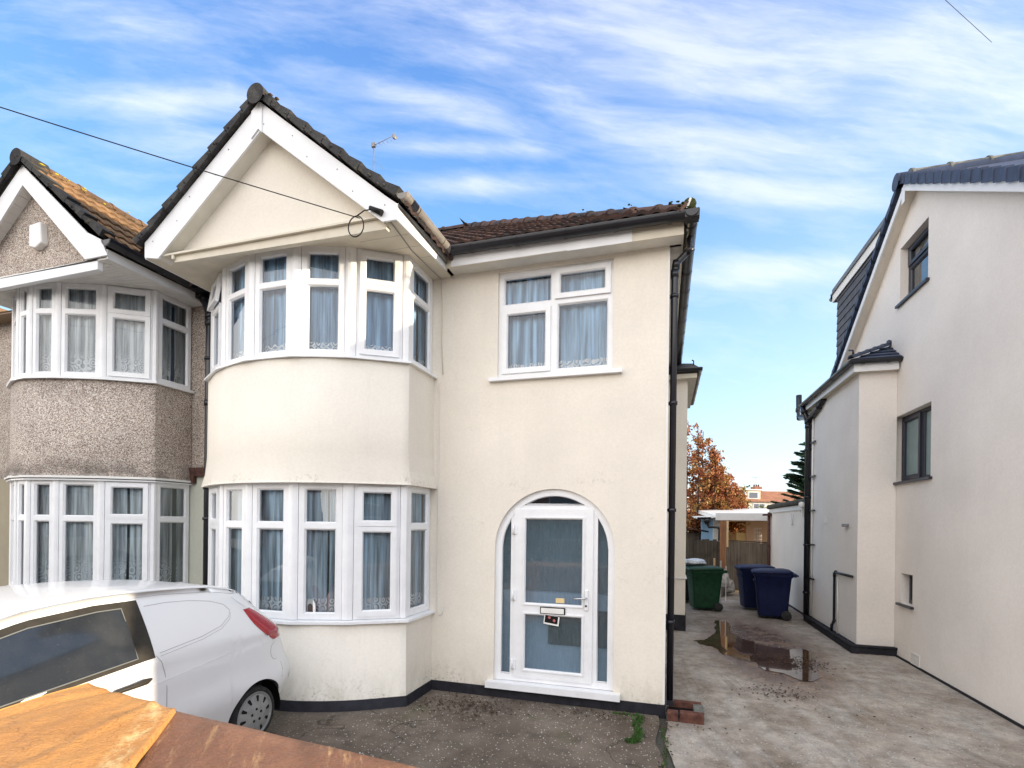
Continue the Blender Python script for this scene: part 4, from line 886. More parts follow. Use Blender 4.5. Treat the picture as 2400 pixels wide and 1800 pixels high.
for k in range(14):
    y = GY+.12+random.random()**2*1.2; p = Vector((-7.70+random.uniform(0, .14), y, 6.49+random.uniform(-.05, .01))); s_ = random.uniform(.015, .03); b.lathe(p, (0, 0, 1), [(-s_*.5, 0), (0, s_), (s_*.4, 0)], 6)
struct(b.build('lichen', mat('lichen_yellow', (.55, .48, .06), .95, .1, var=.4, vscale=20), N), 'stuff')
bev(MB().prism([(-7.705, GY+.06, 5.67), (-7.50, GY+.06, 5.69), (-7.475, GY+.06, 5.42), (-7.59, GY+.06, 5.365), (-7.70, GY+.06, 5.40)], (0, .09, 0)).build('alarm_box', 'ceramic', N), .02, 3)
pipe(N, [(-6.22, 5.60, 5.20), (-6.21, 5.60, 5.08), (-6.05, 5.54, 4.80), (-6.02, 5.52, 4.70), (-6.02, 5.52, 3.6), (-6.02, 5.52, 2.45), (-6.02, 5.52, .05)], .056, clipz=[(-6.02, 5.52, 4.2), (-6.02, 5.52, 2.0)])
MB().poly([(-11.6, 5.4, 5.2), (-6.17, 5.4, 5.2), (-6.17, 9.33, 7.6), (-11.6, 9.33, 7.6)]).poly([(-11.6, 12.6, 5.2), (-6.17, 12.6, 5.2), (-6.17, 9.33, 7.6), (-11.6, 9.33, 7.6)]).build('main_roof', 'tile_left', N)
# ------------------------------------------------------------------ third house, a sliver at the far left
T3 = thing('semi_detached_house', 'brown brick house glimpsed past the pebbledashed bay at the extreme left', 'house', (-14, 8, 0))
MB().box((-18, 5.7, 0), (-11.9, 12.5, 2.9)).build('lower_wall', 'brick', T3); MB().box((-18, 5.69, 2.9), (-11.9, 12.5, 5.2)).build('upper_wall', 'pebbledash', T3)
b = MB(); b.prism([(-16.2, 5.69, 2.9), (-15.4, 4.7, 2.9), (-13.6, 4.7, 2.9), (-12.6, 5.69, 2.9)], (0, 0, 1.0)); b.build('bay_wall', 'white_paint', T3)
for (x0, x1, y0, y1) in ((-15.4, -14.5, 4.7, 4.7), (-14.5, -13.6, 4.7, 4.7), (-13.6, -12.6, 4.7, 5.69)):
    L = math.hypot(x1-x0, y1-y0); Fk = frame3((x0, y0, 0), ((x1-x0)/L, (y1-y0)/L, 0), ((y1-y0)/L, -(x1-x0)/L, 0)); window(T3, Fk, L, 3.9, 5.15, [(.06, L-.06, 3.96, 4.6, 'fixed'), (.06, L-.06, 4.66, 5.09, 'fixed')], curt=None, gmat='far_glass')
    window(T3, Fk, L, 1.0, 2.6, [(.06, L-.06, 1.06, 2.0, 'fixed'), (.06, L-.06, 2.06, 2.54, 'fixed')], curt=None, gmat='far_glass')
MB().prism([(-15.4, 4.7, 0), (-13.6, 4.7, 0), (-12.6, 5.69, 0), (-16.2, 5.69, 0)], (0, 0, 1)).build('bay_wall', 'brick', T3)
MB().prism([(-16.4, 4.3, 5.2), (-12.4, 4.3, 5.2), (-14.4, 4.3, 6.7)], (0, 5, 0)).build('gable_roof', 'tile_left', T3); MB().prism([(-18, 5.3, 5.2), (-18, 9.4, 7.6), (-18, 12.7, 5.2)], (6.2, 0, 0)).build('roof', 'tile_left', T3)
# ------------------------------------------------------------------ right-hand neighbour
RH = thing('detached_house', 'tall pale rendered house on the right with slate roof, side dormer and dark framed windows', 'house', (7, 8, 0))
XW = 3.47; XV = 3.31
FR = frame3((XW, 0, 0), (0, 1, 0), (-1, 0, 0))
holes = [(8.24, 9.40, 2.69, 3.715), (8.375, 9.25, 5.44, 6.303), (8.72, 9.10, .845, 1.30)]
b = MB(); plate(b, FR, 5.0, 12.6, .0, 4.55, [holes[0], holes[2]], 0, -.25)
# gable part above z=4.55, cut by slopes: build as polygon fan with window hole
sl_f = .637; AYr, AZr = 8.9, 7.12
def gz(y): return AZr-sl_f*(AYr-y) if y < AYr else AZr-sl_f*1.09*(y-AYr)
ys = [5.0, 5.4, 6, 7, 8, 8.375, 8.7, 8.9, 9.25, 9.8, 10.6, 11.4, 12.6]
for k in range(len(ys)-1):
    y0, y1 = ys[k], ys[k+1]
    segs = [(4.55, None)]
    if y0 >= 8.375-1e-6 and y1 <= 9.25+1e-6: segs = [(4.55, 5.44), (6.303, None)]
    for z0, z1 in segs:
        b.poly([FR(y0, z0, 0), FR(y1, z0, 0), FR(y1, z1 if z1 else max(z0, gz(y1)), 0), FR(y0, z1 if z1 else max(z0, gz(y0)), 0)])
h = holes[1]; pp = [(h[0], h[2]), (h[1], h[2]), (h[1], h[3]), (h[0], h[3])]
for k in range(4): b.poly([FR(*pp[k], 0), FR(*pp[(k+1) % 4], 0), FR(*pp[(k+1) % 4], -.25), FR(*pp[k], -.25)])
b.build('gable_wall', 'right_render', RH)
b = MB().box((3.72, 5.0, 0), (10.2, 5.25, 4.9)).box((3.72, 12.4, 0), (10.2, 12.6, 4.7)).box((9.95, 5.25, 0), (10.2, 12.4, 4.9)); b.box((3.5, 3.55, 0), (6.6, 5.0, 2.75)); b.build('front_wall', 'right_render', RH); MB().box((3.33, 4.56, 4.28), (10.3, 5.0, 4.42)).build('eaves_box', 'board', RH)  # low front block: unseen porch, added and sized to shade the car
MB().prism([(3.40, 3.4, 2.72), (3.40, 5.0, 3.15), (3.40, 5.0, 2.72)], (3.3, 0, 0)).build('added_porch_roof', 'slate', RH)
def rwin(h, cells, nm='window', gm='frosted', dep=.11):
    Fq = lambda a, z, d=0.0: FR(h[1]-a, z, d-dep)
    f = window(RH, Fq, h[1]-h[0], h[2], h[3], cells, 'anthracite', gm, None, name=nm)
    MB().box((XW-.045, h[0]-.05, h[2]-.035), (XW+.12, h[1]+.06, h[2]-.001)).build('window_sill', 'anthracite', f); MB().poly([Fq(0, h[2], -.3), Fq(h[1]-h[0], h[2], -.3), Fq(h[1]-h[0], h[3], -.3), Fq(0, h[3], -.3)]).build('room', 'interior', f)
rwin(holes[0], [(.07, .60, 2.75, 3.655, 'sash'), (.68, 1.11, 2.73, 3.67, 'fixed')])
rwin(holes[1], [(.055, .82, 6.02, 6.25, 'sash'), (.055, .82, 5.50, 5.95, 'fixed')], gm='glass_blue')
rwin(holes[2], [(.05, .33, .90, 1.25, 'fixed')])
# verge, soffit strip, slates wrapped over verge
def vline(y, dz=0): return (gz(y)+dz)
b = MB()
yA = 8.73
for (y0, z0, y1, z1) in ((4.6, 6.95-(8.72-4.6)*.633, 8.72, 6.95), (8.72, 6.95, 11.75, 5.0)):
    b.prism([(XV, y0, z0-.045), (XV, y1, z1-.045), (XV, y1, z1+.07), (XV, y0, z0+.07)], (.022, 0, 0))
b.box((XV-.004, 8.70, 6.74), (XV+.0, 8.80, 6.98)); b.build('barge_board', 'board', RH)
b = MB()
for (y0, z0, y1, z1) in ((4.6, 6.92-(8.72-4.6)*.633, 8.72, 6.92), (8.72, 6.92, 11.75, 4.97)): b.obox((XV+.02, y0, z0), (.15, 0, 0), (0, y1-y0, z1-z0), (0, 0, .02))
b.build('verge_soffit', 'cream_panel', RH)
b = MB(); n = 20; L = 4.2
for k in range(n):
    y1 = 8.86-L*k/n; y0 = 8.86-L*(k+1)/n-.01; z1 = 7.135+(y1-8.86)*.632; z0 = 7.135+(y0-8.86)*.632
    b.prism([(XV-.035, y0, z0-.02), (XV-.035, y1, z1-.02-.03), (XV-.03, y1-.0, z1+.125-.02), (XV-.03, y0-.0, z0+.125)], (.06, 0, 0))
    b.prism([(XV-.045, y0-.004, z0-.03), (XV-.045, y0+.022, z0-.018), (XV-.04, y0+.022, z0+.13), (XV-.04, y0-.004, z0+.125)], (.07, 0, 0))
b.build('verge_slates', 'slate', RH)
b = MB().poly([(XV, 4.55, 7.17-(8.86-4.55)*.636), (10.4, 4.55, 7.17-(8.86-4.55)*.636), (10.4, 8.88, 7.2), (XV, 8.88, 7.2)]); b.poly([(XV, 12.15, 5.05), (10.4, 12.15, 5.05), (10.4, 8.88, 7.2), (XV, 8.88, 7.2)])
b.poly([(XV, 4.55, 7.05-(8.86-4.55)*.636), (10.4, 4.55, 7.05-(8.86-4.55)*.636), (10.4, 8.88, 7.08), (XV, 8.88, 7.08)]); b.build('roof', 'slate', RH)
b = MB(); b.tube([(XV-.06, 8.87, 7.13), (10.4, 8.87, 7.16)], .12, 12, half=(-.4, math.pi+.4)); b.poly([(XV-.06, 8.87+.12*math.cos(a), 7.13+.12*math.sin(a)) for a in [k*2*math.pi/14 for k in range(14)]]); b.build('ridge_tiles', 'slate', RH); b = MB(); ridge(b, (XV+.12, 8.9, 7.16), (10.4, 8.9, 7.19), .13, .45); b.build('ridge_tiles', 'mortar', RH)
b = MB()   # rear slope verge: stepped slate edges
for k in range(17):
    t0, t1 = k/17, (k+1)/17+.01; ya, za, yb, zb = 8.9, 7.06, 12.05, 5.0
    p0 = Vector((XV-.03, ya+(yb-ya)*t0, za+(zb-za)*t0)); p1 = Vector((XV-.03, ya+(yb-ya)*t1, za+(zb-za)*t1+.03)); b.prism([p0-Vector((0, 0, .03)), p1-Vector((0, 0, .06)), p1+Vector((0, .0, .05)), p0+Vector((0, 0, .05))], (.2, 0, 0))
b.build('verge_slates', 'slate', RH)
# rear dormer: cheek hung with slates, flat roof with white fascia
XD = 3.62
ck = MB()
def dz_roof(y): return 7.12-(y-8.9)*.655
for k in range(13):
    z0 = 4.95+k*.165; z1 = z0+.17
    y0 = 8.9+(7.12-z0)/.655 if k else 12.0
    ck.poly([(XD-.022, min(12.72, y0), z0), (XD-.022, 12.75-.01*(k % 2), z0), (XD-.006, 12.75-.01*(k % 2), z1), (XD-.006, 8.9+(7.12-z1)/.655, z1)])
    ck.poly([(XD-.022, min(12.72, y0), z0), (XD-.022, 12.75, z0), (XD, 12.75, z0), (XD, min(12.72, y0), z0)])
ck.poly([(XD, 9.1, 7.0), (XD, 12.74, 7.0), (XD, 12.74, 4.9), (XD, 12.1, 4.9)])
ck.build('dormer_cheek', 'slate_grey', RH)
MB().box((XD, 12.55, 4.9), (9, 12.74, 7.0)).build('dormer_wall', 'slate_grey', RH)
MB().box((XD-.05, 10.2, 7.0), (XD-.03, 12.93, 7.17)).box((XD-.05, 12.93, 7.0), (9, 12.95, 7.17)).build('dormer_fascia', 'white_paint', RH)
MB().box((XD-.08, 9.6, 7.17), (9.05, 13.0, 7.20)).box((XD-.06, 9.6, 7.20), (9.0, 12.95, 7.29)).build('dormer_roof', 'lead', RH)
MB().lathe((XD-.03, 13.03, 7.13), (0, 1, 0), [(-.06, .05), (.06, .05), (.06, 0)], 8).build('dormer_gutter_end', 'black_plastic', RH)
# two storey side projection with a small hipped slate roof
YB = 9.30; XB = 2.955
MB().box((XB, YB, .13), (XW-.002, 12.4, 4.45)).build('side_projection', 'right_render', RH)
b = MB().box((XB-.11, YB-.11, 4.43), (XW-.02, YB-.095, 4.56)).box((XB-.11, YB-.095, 4.43), (XB-.095, 12.5, 4.56)); b.build('fascia', 'board', RH)
b = MB(); 
for k in range(8): b.box((XB-.094+k*.012, YB-.09, 4.436), (XB-.084+k*.012, 12.5, 4.446))
b.box((XB, YB-.094, 4.436), (XW-.02, YB, 4.446)); b.build('soffit', 'cream_board', RH)
b = MB(); e0 = Vector((XB-.15, YB-.15, 4.60)); rp = Vector((XW-.0, YB+.30, 4.89))
def course(mb, a, b_, c, d, n, th=.02):
    a, b_, c, d = map(Vector, (a, b_, c, d)); nn = (b_-a).cross(d-a).normalized()
    if nn.z < 0: nn = -nn
    for k in range(n):
        t0, t1 = k/n, (k+1)/n+.02; mb.prism([a.lerp(d, t0)+nn*th, b_.lerp(c, t0)+nn*th, b_.lerp(c, t1), a.lerp(d, t1)], -nn*.012)
course(b, (XB-.16, YB-.16, 4.60), (XW+.02, YB-.16, 4.60), (XW+.01, YB+.28, 4.90), (XW-.03, YB+.28, 4.90), 4)
course(b, (XB-.16, YB-.16, 4.60), (XB-.16, 12.4, 4.60), (XW, 12.4, 4.91), (XW, YB+.28, 4.91), 4); b.build('projection_roof', 'slate', RH)
b = MB(); ridge(b, (XB-.17, YB-.17, 4.62), (XW-.0, YB+.29, 4.93), .055, .15); b.tube([(XB-.12, YB-.12, 4.66), (XB-.14, YB-.14, 4.76), (XB-.20, YB-.16, 4.76)], .014, 6); b.lathe((XW-.03, YB+.25, 4.97), (0, 0, 1), [(-.03, .04), (.02, .03), (.04, 0)], 6); b.build('hip_tiles', 'slate', RH)
gutter(RH, (XB-.17, YB-.155, 4.585), (XW-.0, YB-.155, 4.585), .048, clips=2); gutter(RH, (XB-.16, YB-.17, 4.585), (XB-.16, 12.2, 4.565), .048, clips=5)
pipe(RH, [(XB-.15, 12.1, 4.53), (XB-.14, 12.05, 4.42), (XB-.07, 12.02, 4.2), (XB-.06, 12.02, 4.1), (XB-.06, 12.02, .1)], .055, clipz=[(XB-.06, 12.02, z) for z in (3.6, 2.6, 1.6, .6)], wall=(0, 0))
pipe(RH, [(XB-.06, 12.02, 4.2), (XB-.05, 12.1, 4.28), (XB-.05, 12.75, 4.42), (XB-.05, 12.85, 4.6), (XB-.05, 12.87, 4.95)], .06); pipe(RH, [(XB-.03, 11.0, 4.44), (XB-.05, 11.3, 4.34), (XB-.06, 11.95, 4.22)], .05)
pipe(RH, [(XB-.025, 11.80, 4.2), (XB-.025, 11.80, .15)], .016, 'ceramic', name='conduit'); b = MB()
for z in (3.7, 3.0, 2.3, 1.6, .9): b.box((XB-.05, 11.6, z), (XB-.02, 12.0, z+.03))
b.build('pipe_brackets', 'black_plastic', RH)
pipe(RH, [(XB-.035, 9.42, 1.19), (XB-.04, 10.22, 1.185), (XB-.04, 10.27, 1.15), (XB-.04, 10.27, .32), (XB-.05, 10.35, .22), (XB-.05, 10.36, .12)], .022, name='waste_pipe'); pipe(RH, [(XB-.012, 10.18, 1.13), (XB-.012, 10.18, .1)], .010, 'ceramic', name='conduit')
b = MB(); b.box((XB-.10, YB-.11, .0), (XB+.0, 12.05, .12)); b.box((XB+.001, YB-.10, .01), (XW-.0, YB-.0, .13)); b.tube([(XB-.10, YB-.10, .12), (XB-.10, 12.05, .12)], .022, 6); b.tube([(XB-.10, YB-.10, .12), (XW+.05, YB-.10, .12)], .022, 6); b.build('base_trim', 'plinth', RH)
MB().box((3.45, 5.0, 0), (3.468, YB-.1, .03)).build('base_line', 'plinth', RH)
b = MB(); plate(b, lambda a, z, d=0.0: FR(a, z, d), 8.47, 8.73, .03, .19, [(8.49+.029*k, 8.508+.029*k, .05+q*.065, .105+q*.065) for k in range(8) for q in range(2)], .012, .001); b.build('air_brick', 'ceramic', RH); MB().box((XW-.004, 8.48, .035), (XW-.001, 8.72, .185)).build('air_brick_backing', 'dark', RH)
bev(MB().box((XB-.012, 10.92, 2.06), (XB-.0, 11.03, 2.17)).build('wall_vent', 'ceramic', RH), .003); bev(MB().box((XB-.07, 9.70, 1.99), (XB-.0, 9.83, 2.04)).build('wall_light', 'metal', RH), .004)
# single storey rear extension with felt roof
MB().box((3.0, 12.62, .06), (6.5, 16.4, 2.36)).build('rear_extension', 'white_render', RH); MB().box((3.02, 12.55, -.01), (6.5, 16.41, .06)).build('plinth', 'plinth', RH)
MB().box((2.97, 12.6, 2.36), (6.55, 16.45, 2.47)).build('extension_fascia', 'white_paint', RH); bev(MB().box((2.90, 12.5, 2.47), (6.6, 16.52, 2.60)).build('extension_roof', 'felt', RH), .05, 3)
pipe(RH, [(2.94, 16.3, 2.38), (2.94, 16.3, .05)], .04, 'brick_dark'); MB().box((2.80, 16.2, 2.28), (3.0, 16.5, 2.33)).build('hopper', 'brick_dark', RH)
b = MB().tube([(2.99, 13.6, 2.28), (2.97, 13.6, 2.28), (2.97, 13.6, 2.05), (2.97, 13.75, 2.02), (2.97, 13.82, 2.05), (2.97, 13.82, 2.28)], .012, 6); b.build('overflow_loop', 'ceramic', RH)
b = MB().lathe((XB-.1, 12.3, 2.46), (-.3, -1, 0), [(-.05, .06), (.05, .06), (.05, 0)], 12).box((XB-.16, 12.2, 2.40), (XB, 12.26, 2.44)).box((XB-.1, 12.28, 2.2), (XB-.03, 12.34, 2.42)); b.build('security_camera', 'ceramic', RH)
MB().box((2.95, 12.7, 2.3), (3.0, 12.78, 2.35)).build('bracket', 'dark', RH)
# ------------------------------------------------------------------ end of the driveway: fence, gate, canopy
FE = thing('wooden_fence', 'dark weathered board fence behind the green bin', 'fence', (1.2, 16.5, 0))
b = MB(); x = .3
while x < 1.60: b.box((x, 16.48+random.uniform(0, .012), 0), (x+.105, 16.505, 1.53+random.uniform(-.03, .03))); x += .104
b.build('boards', 'fence_dark', FE); MB().box((.3, 16.51, 1.2), (1.6, 16.56, 1.28)).build('rail', 'fence_dark', FE)
tag(MB().box((1.63, 16.38, 0), (1.80, 16.5, 2.12)).build('timber_post', 'post_wood'), 'thick reddish timber post between the dark fence and the gate', 'post')
tag(MB().box((1.805, 16.34, 1.34), (1.86, 16.38, 2.12)).build('batten', 'new_wood'), 'pale new wooden batten hanging beside the timber post', 'batten')
GT = thing('wooden_gate', 'grey weathered vertical board gate at the end of the driveway', 'gate', (2.4, 16.45, 0))
b = MB(); x = 1.81; k = 0
while x < 2.93: zt = 1.52-.05*(x-1.81); b.box((x, 16.40+(k % 2)*.01, .06), (x+.098, 16.43, zt+random.uniform(-.008, .008))); x += .1005; k += 1
b.build('boards', 'fence_wood', GT); MB().box((1.81, 16.39, 1.50), (2.94, 16.45, 1.53), Matrix.Rotation(R(2.2), 3, 'Y')).build('top_rail', 'fence_dark', GT)
tag(MB().box((1.75, 16.2, .004), (2.6, 16.32, .05)).build('threshold_batten', 'new_wood'), 'pale timber strip on the ground at the foot of the gate', 'batten')
CP = thing('garden_outbuilding', 'white edged flat roofed outbuilding with peach walls behind the gate', 'outbuilding', (2.4, 19, 0))
MB().box((1.55, 16.9, 2.14), (6.0, 17.0, 2.36)).build('roof_fascia', 'white_paint', CP)
MB().prism([(1.55, 17.0, 2.15), (1.55, 17.0, 2.30), (1.0, 20.5, 2.62), (1.0, 20.5, 2.52)], (5, 0, 0)).build('roof', 'white_paint', CP)
MB().obox((1.0, 17.0, 2.18), (.58, -.02, .04), (0, 3, .1), (0, 0, .04)).build('roof_wing', 'white_paint', CP)
b = MB(); plate(b, frame3((0, 18.2, 0), (1, 0, 0), (0, -1, 0)), 1.55, 6.0, 0, 2.2, [(2.0, 2.62, 1.3, 2.1)], 0, -.15); b.build('wall', 'peach', CP); MB().box((1.55, 17.6, 0), (1.8, 18.2, 2.2)).build('wall_end', 'white_paint', CP); MB().box((1.2, 17.8, 0), (1.56, 18.0, 2.2)).build('blue_wall', 'sky_blue_paint', CP)
MB().box((1.8, 20.3, 0), (6.0, 20.5, 2.4)).build('back_wall', 'peach', CP)
pipe(CP, [(1.30, 16.9, 2.15), (1.32, 16.9, 2.0), (1.36, 16.9, 1.93), (1.62, 16.9, 1.91), (1.66, 16.9, 1.88), (1.66, 16.9, 1.5)], .035); MB().lathe((1.30, 16.9, 2.13), (0, 0, 1), [(-.12, .05), (-.02, .11), (.05, .11), (.05, 0)], 8).build('hopper', 'black_plastic', CP); gutter(CP, (1.02, 16.85, 2.22), (1.4, 16.85, 2.22), .05, clips=1)
MB().tube([(2.30, 18.0, 2.02), (2.45, 17.98, 2.05), (2.55, 17.98, 1.98), (2.7, 18.0, 2.06)], .03, 6).build('hose', 'card', CP)
CB = thing('cardboard_box', 'opened cardboard box inside the outbuilding window', 'box', (2.4, 18.6, 1.3))
MB().box((2.33, 18.35, 1.28), (2.72, 18.7, 1.74)).build('carton', 'yellow_card', CB); MB().obox((2.33, 18.35, 1.74), (.2, 0, .14), (0, .3, 0), (0, 0, .008)).build('flap', 'yellow_card', CB)
tag(MB().box((2.0, 18.5, 1.35), (2.4, 19.0, 1.72), Matrix.Rotation(R(25), 3, 'Y')).build('cardboard_box', 'card'), 'darker brown tilted cardboard box left of the pale one in the outbuilding', 'box')
tag(MB().lathe((2.06, 19.3, 1.78), (.5, -1, 0), [(-.06, .1), (-.05, .2), (.05, .2), (.06, .1), (.07, 0)], 16).build('wheel_rim', 'dark'), 'dark round object stored inside the outbuilding opening', 'stored item')
LT = MB()
for k in range(5): LT.tube([(2.80+.05*k, 17.9, 1.35), (2.80+.05*k, 17.9, 1.93)], .008, 4); LT.tube([(2.78, 17.9, 1.4+.12*k), (3.02, 17.9, 1.42+.12*k)], .008, 4)
tag(LT.build('trellis', 'white_paint'), 'small white lattice leaning against the peach outbuilding wall', 'trellis')
SH = thing('garden_shed', 'low dark roofed shed beyond the fence, left of the outbuilding', 'shed', (.6, 19, 0))
MB().box((-.8, 18.0, 0), (1.15, 20, 1.72)).build('wall', 'fence_dark', SH); MB().prism([(-1, 17.8, 2.12), (1.42, 17.8, 1.74), (1.42, 17.8, 1.79), (-1, 17.8, 2.18)], (0, 2.6, 0)).build('roof', 'brick_dark', SH)
# ------------------------------------------------------------------ bins and clutter
def wheelie(name, label, m, loc, group=None, wd=.58, dp=.70, h=1.0):
    t = thing(name, label, 'wheelie bin', (0, 0, 0), group); lev = [(.06, .78), (.10, .80), (.55, .90), (.90, .985), (.93, 1.06), (1.0, 1.06)]
    rows = []
    for z, s_ in lev:
        a, c = wd/2*s_, dp/2*s_; r = .05; pr = []
        for (sx, sy, a0) in ((1, 1, 0), (-1, 1, 90), (-1, -1, 180), (1, -1, 270)):
            for q in range(4): an = R(a0+30*q); pr.append((sx*(a-r)+r*math.cos(an), sy*(c-r)+r*math.sin(an), z*h))
        rows.append(pr)
    b = MB().grid(rows, True, True).poly(rows[0][::-1]); bev(b.build('body', m, t), .004, 1)
    ld = []
    for z, s_ in ((.985, 1.10), (1.03, 1.11), (1.05, 1.02), (1.075, .7), (1.08, .3)):
        a, c = wd/2*s_, dp/2*s_; r = .06*s_; pr = []
        for (sx, sy, a0) in ((1, 1, 0), (-1, 1, 90), (-1, -1, 180), (1, -1, 270)):
            for q in range(4): an = R(a0+30*q); y = sy*(c-r)+r*math.sin(an); pr.append((sx*(a-r)+r*math.cos(an), y-.02, z*h+.02*(y/dp)))
        ld.append(pr)
    MB().grid(ld, True, True).poly(ld[-1]).poly(ld[0][::-1]).build('lid', m, t)
    MB().tube([(-wd*.42, dp*.56, .97*h), (-wd*.42, dp*.56+.07, .96*h), (wd*.42, dp*.56+.07, .96*h), (wd*.42, dp*.56, .97*h)], .017, 8).box((-wd*.47, dp*.5, .93*h), (-wd*.36, dp*.62, 1.0*h)).box((wd*.36, dp*.5, .93*h), (wd*.47, dp*.62, 1.0*h)).build('handle', m, t)
    for sx in (-1, 1): MB().lathe((sx*(wd*.44), dp*.36, .10), (sx, 0, 0), [(-.03, 0), (-.03, .08), (-.02, .10), (.03, .10), (.04, .08), (.04, .02), (.05, 0)], 18).build('wheel', 'rubber', t)
    MB().tube([(-wd*.4, dp*.36, .10), (wd*.4, dp*.36, .10)], .012, 6).build('axle', 'metal', t); MB().box((-wd*.40, -dp*.53, .80*h), (wd*.40, -dp*.46, .82*h)).build('rib', m, t)
    t.location = loc; return t
g1 = wheelie('wheelie_bin', 'green wheelie bin beside the house wall, left side of the driveway', 'bin_green', (.93, 12.75, .004), 'wheelie bins along the driveway', h=.95); g1.rotation_euler = (0, 0, R(-78))
g2 = wheelie('wheelie_bin', 'dark blue wheelie bin nearest the camera on the right of the driveway', 'bin_blue', (2.27, 12.15, .004), 'wheelie bins along the driveway', h=.98); g2.rotation_euler = (0, 0, R(-96))
g3 = dup(g2, (2.10, 13.25, .004), R(-84), label='second dark blue wheelie bin standing behind the front one', group='wheelie bins along the driveway')
g4 = dup(g1, (.62, 13.9, .004), R(-90), label='black wheelie bin hidden behind the green bin with a white bag on it', group='wheelie bins along the driveway', swap={'bin_green': 'bin_black'})
def blob(c, s, m, name, label, cat, seed=0, amp=.28, parent=None):
    bm = bmesh.new(); bmesh.ops.create_icosphere(bm, subdivisions=4, radius=1)
    for v in bm.verts:
        n = noise.noise(v.co*1.6+Vector((seed, 0, 0)))*amp+abs(noise.noise(v.co*5+Vector((0, seed, 0))))*amp*.5; v.co = Vector((v.co.x*s[0], v.co.y*s[1], v.co.z*s[2]))*(1+n)
    me = bpy.data.meshes.new(name); bm.to_mesh(me); bm.free(); me.materials.append(M[m])
    for p in me.polygons: p.use_smooth = True
    o = bpy.data.objects.new(name, me); C.objects.link(o); o.location = c; return tag(o, label, cat)
blob((.70, 12.95, 1.11), (.28, .25, .07), 'bag_white', 'plastic_bag', 'white plastic bag lying on top of the bins by the house', 'bag', 3)
blob((1.56, 15.5, .42), (.24, .2, .30), 'bag_clear', 'rubbish_bag', 'see-through plastic sack of rubbish by the fence post', 'bag', 5, .35)
blob((1.75, 15.6, .25), (.2, .2, .22), 'bag_clear', 'rubbish_bag', 'smaller crumpled clear sack slumped at the foot of the gate', 'bag', 9, .4)
TB = MB().lathe((1.42, 15.2, .004), (0, 0, 1), [(0, .17), (.02, .18), (.26, .22), (.28, .24), (.30, .24), (.30, .21), (.03, .16), (.03, 0)], 20); tag(TB.build('plastic_tub', 'grey_plastic'), 'grey plastic tub on the ground beside the green bin', 'tub')
for k, (x, y, h, m_, lb) in enumerate(((1.22, 13.5, 1.17, 'new_wood', 'tallest pale wooden stick standing behind the green bin'), (1.42, 14.0, 1.08, 'grit', 'greyish stick right of the tall pale one behind the green bin'), (1.58, 14.3, .92, 'white_paint', 'thin short white stick nearest the timber post'))):
    tag(MB().box((x-.02+.006*k, y, .01), (x+.02-.006*k, y+.03, h)).build('wooden_stick', m_), lb, 'stick', 'sticks propped behind the green bin')
# brick gully surround
BG = thing('brick_gully', 'red bricks boxing in a drain at the foot of the downpipe', 'drain', (.2, 5.7, 0))
for (a, b2) in (((.06, 5.52, -.05), (.17, 5.62, .05)), ((.185, 5.515, -.05), (.42, 5.62, .055))): bev(MB().box(a, b2, Matrix.Rotation(R(-2), 3, 'Z')).build('brick', 'brick_solid', BG), .006)
bev(MB().box((.33, 5.63, -.05), (.43, 5.88, .045)).build('brick', 'mortar', BG), .006); bev(MB().box((.08, 5.90, -.05), (.42, 5.97, .045)).build('brick', 'brick_solid', BG), .006); MB().poly([(.06, 5.62, -.02), (.33, 5.62, -.02), (.33, 5.9, -.02), (.06, 5.9, -.02)]).build('drain_hole', 'dark', BG)
# weeds, leaf litter and grit
wd_ = MB()
def tuft(mb, x, y, n, h, sp):
    for k in range(n):
        a = random.random()*6.28; r = random.random()*sp; px_, py_ = x+r*math.cos(a), y+r*math.sin(a); l = h*random.uniform(.4, 1); dx, dy = random.uniform(-.5, .5)*l, random.uniform(-.5, .5)*l; w_ = .004+.004*random.random(); b2 = random.random()*3.14
        ex, ey = math.cos(b2)*w_, math.sin(b2)*w_
        g_ = -.047; mb.poly([(px_-ex, py_-ey, g_), (px_+ex, py_+ey, g_), (px_+dx*.6+ex, py_+dy*.6+ey, g_+l*.7)]); mb.poly([(px_-ex+dx*.1, py_-ey, g_+l*.2), (px_+ex+dx*.2, py_+ey, g_+l*.3), (px_+dx, py_+dy, g_+l)])
for t in range(24): tuft(wd_, -.22+random.uniform(-.03, .03), 5.5-t*.026, 11, .075, .035)
for t in range(16): tuft(wd_, -.27+random.uniform(-.03, .03), 4.88+random.uniform(-.03, .04), 9, .05, .03)
for t in range(20): tuft(wd_, -.5+.35*random.random(), 5.56, 5, .035, .03)
for t in range(70):
    y = 5.3-t*.025; tuft(wd_, .04+.08*noise.noise(Vector((y*3, 1, 0))), y, 3, .03, .03)
struct(tag(wd_.build('weeds', 'weed'), 'green weeds growing in the cracks at the wall foot and along the concrete joint', 'weeds'), 'stuff')
lt = MB()
def bit(mb, x, y, s):
    a = random.random()*6.28; pts_ = []
    for k in range(4): b2 = a+k*1.57+random.uniform(-.5, .5); pts_.append((x+s*math.cos(b2)*random.uniform(.5, 1), y+s*math.sin(b2)*random.uniform(.5, 1), gz_(x, y)+.010+random.uniform(0, .012)))
    mb.poly(pts_)
for k in range(260): bit(lt, random.gauss(.98+.9, .22), random.gauss(8.25, .22), .02)
for k in range(160): bit(lt, random.gauss(1.35, .22), random.gauss(6.75, .16), .018)
for k in range(330): bit(lt, random.gauss(-2.05, .28), random.gauss(5.25, .16), .02)
for k in range(130): bit(lt, random.gauss(-.55, .5), random.gauss(5.45, .07), .017)
for k in range(150): bit(lt, .04+random.gauss(0, .035), random.uniform(3.5, 5.5), .015)
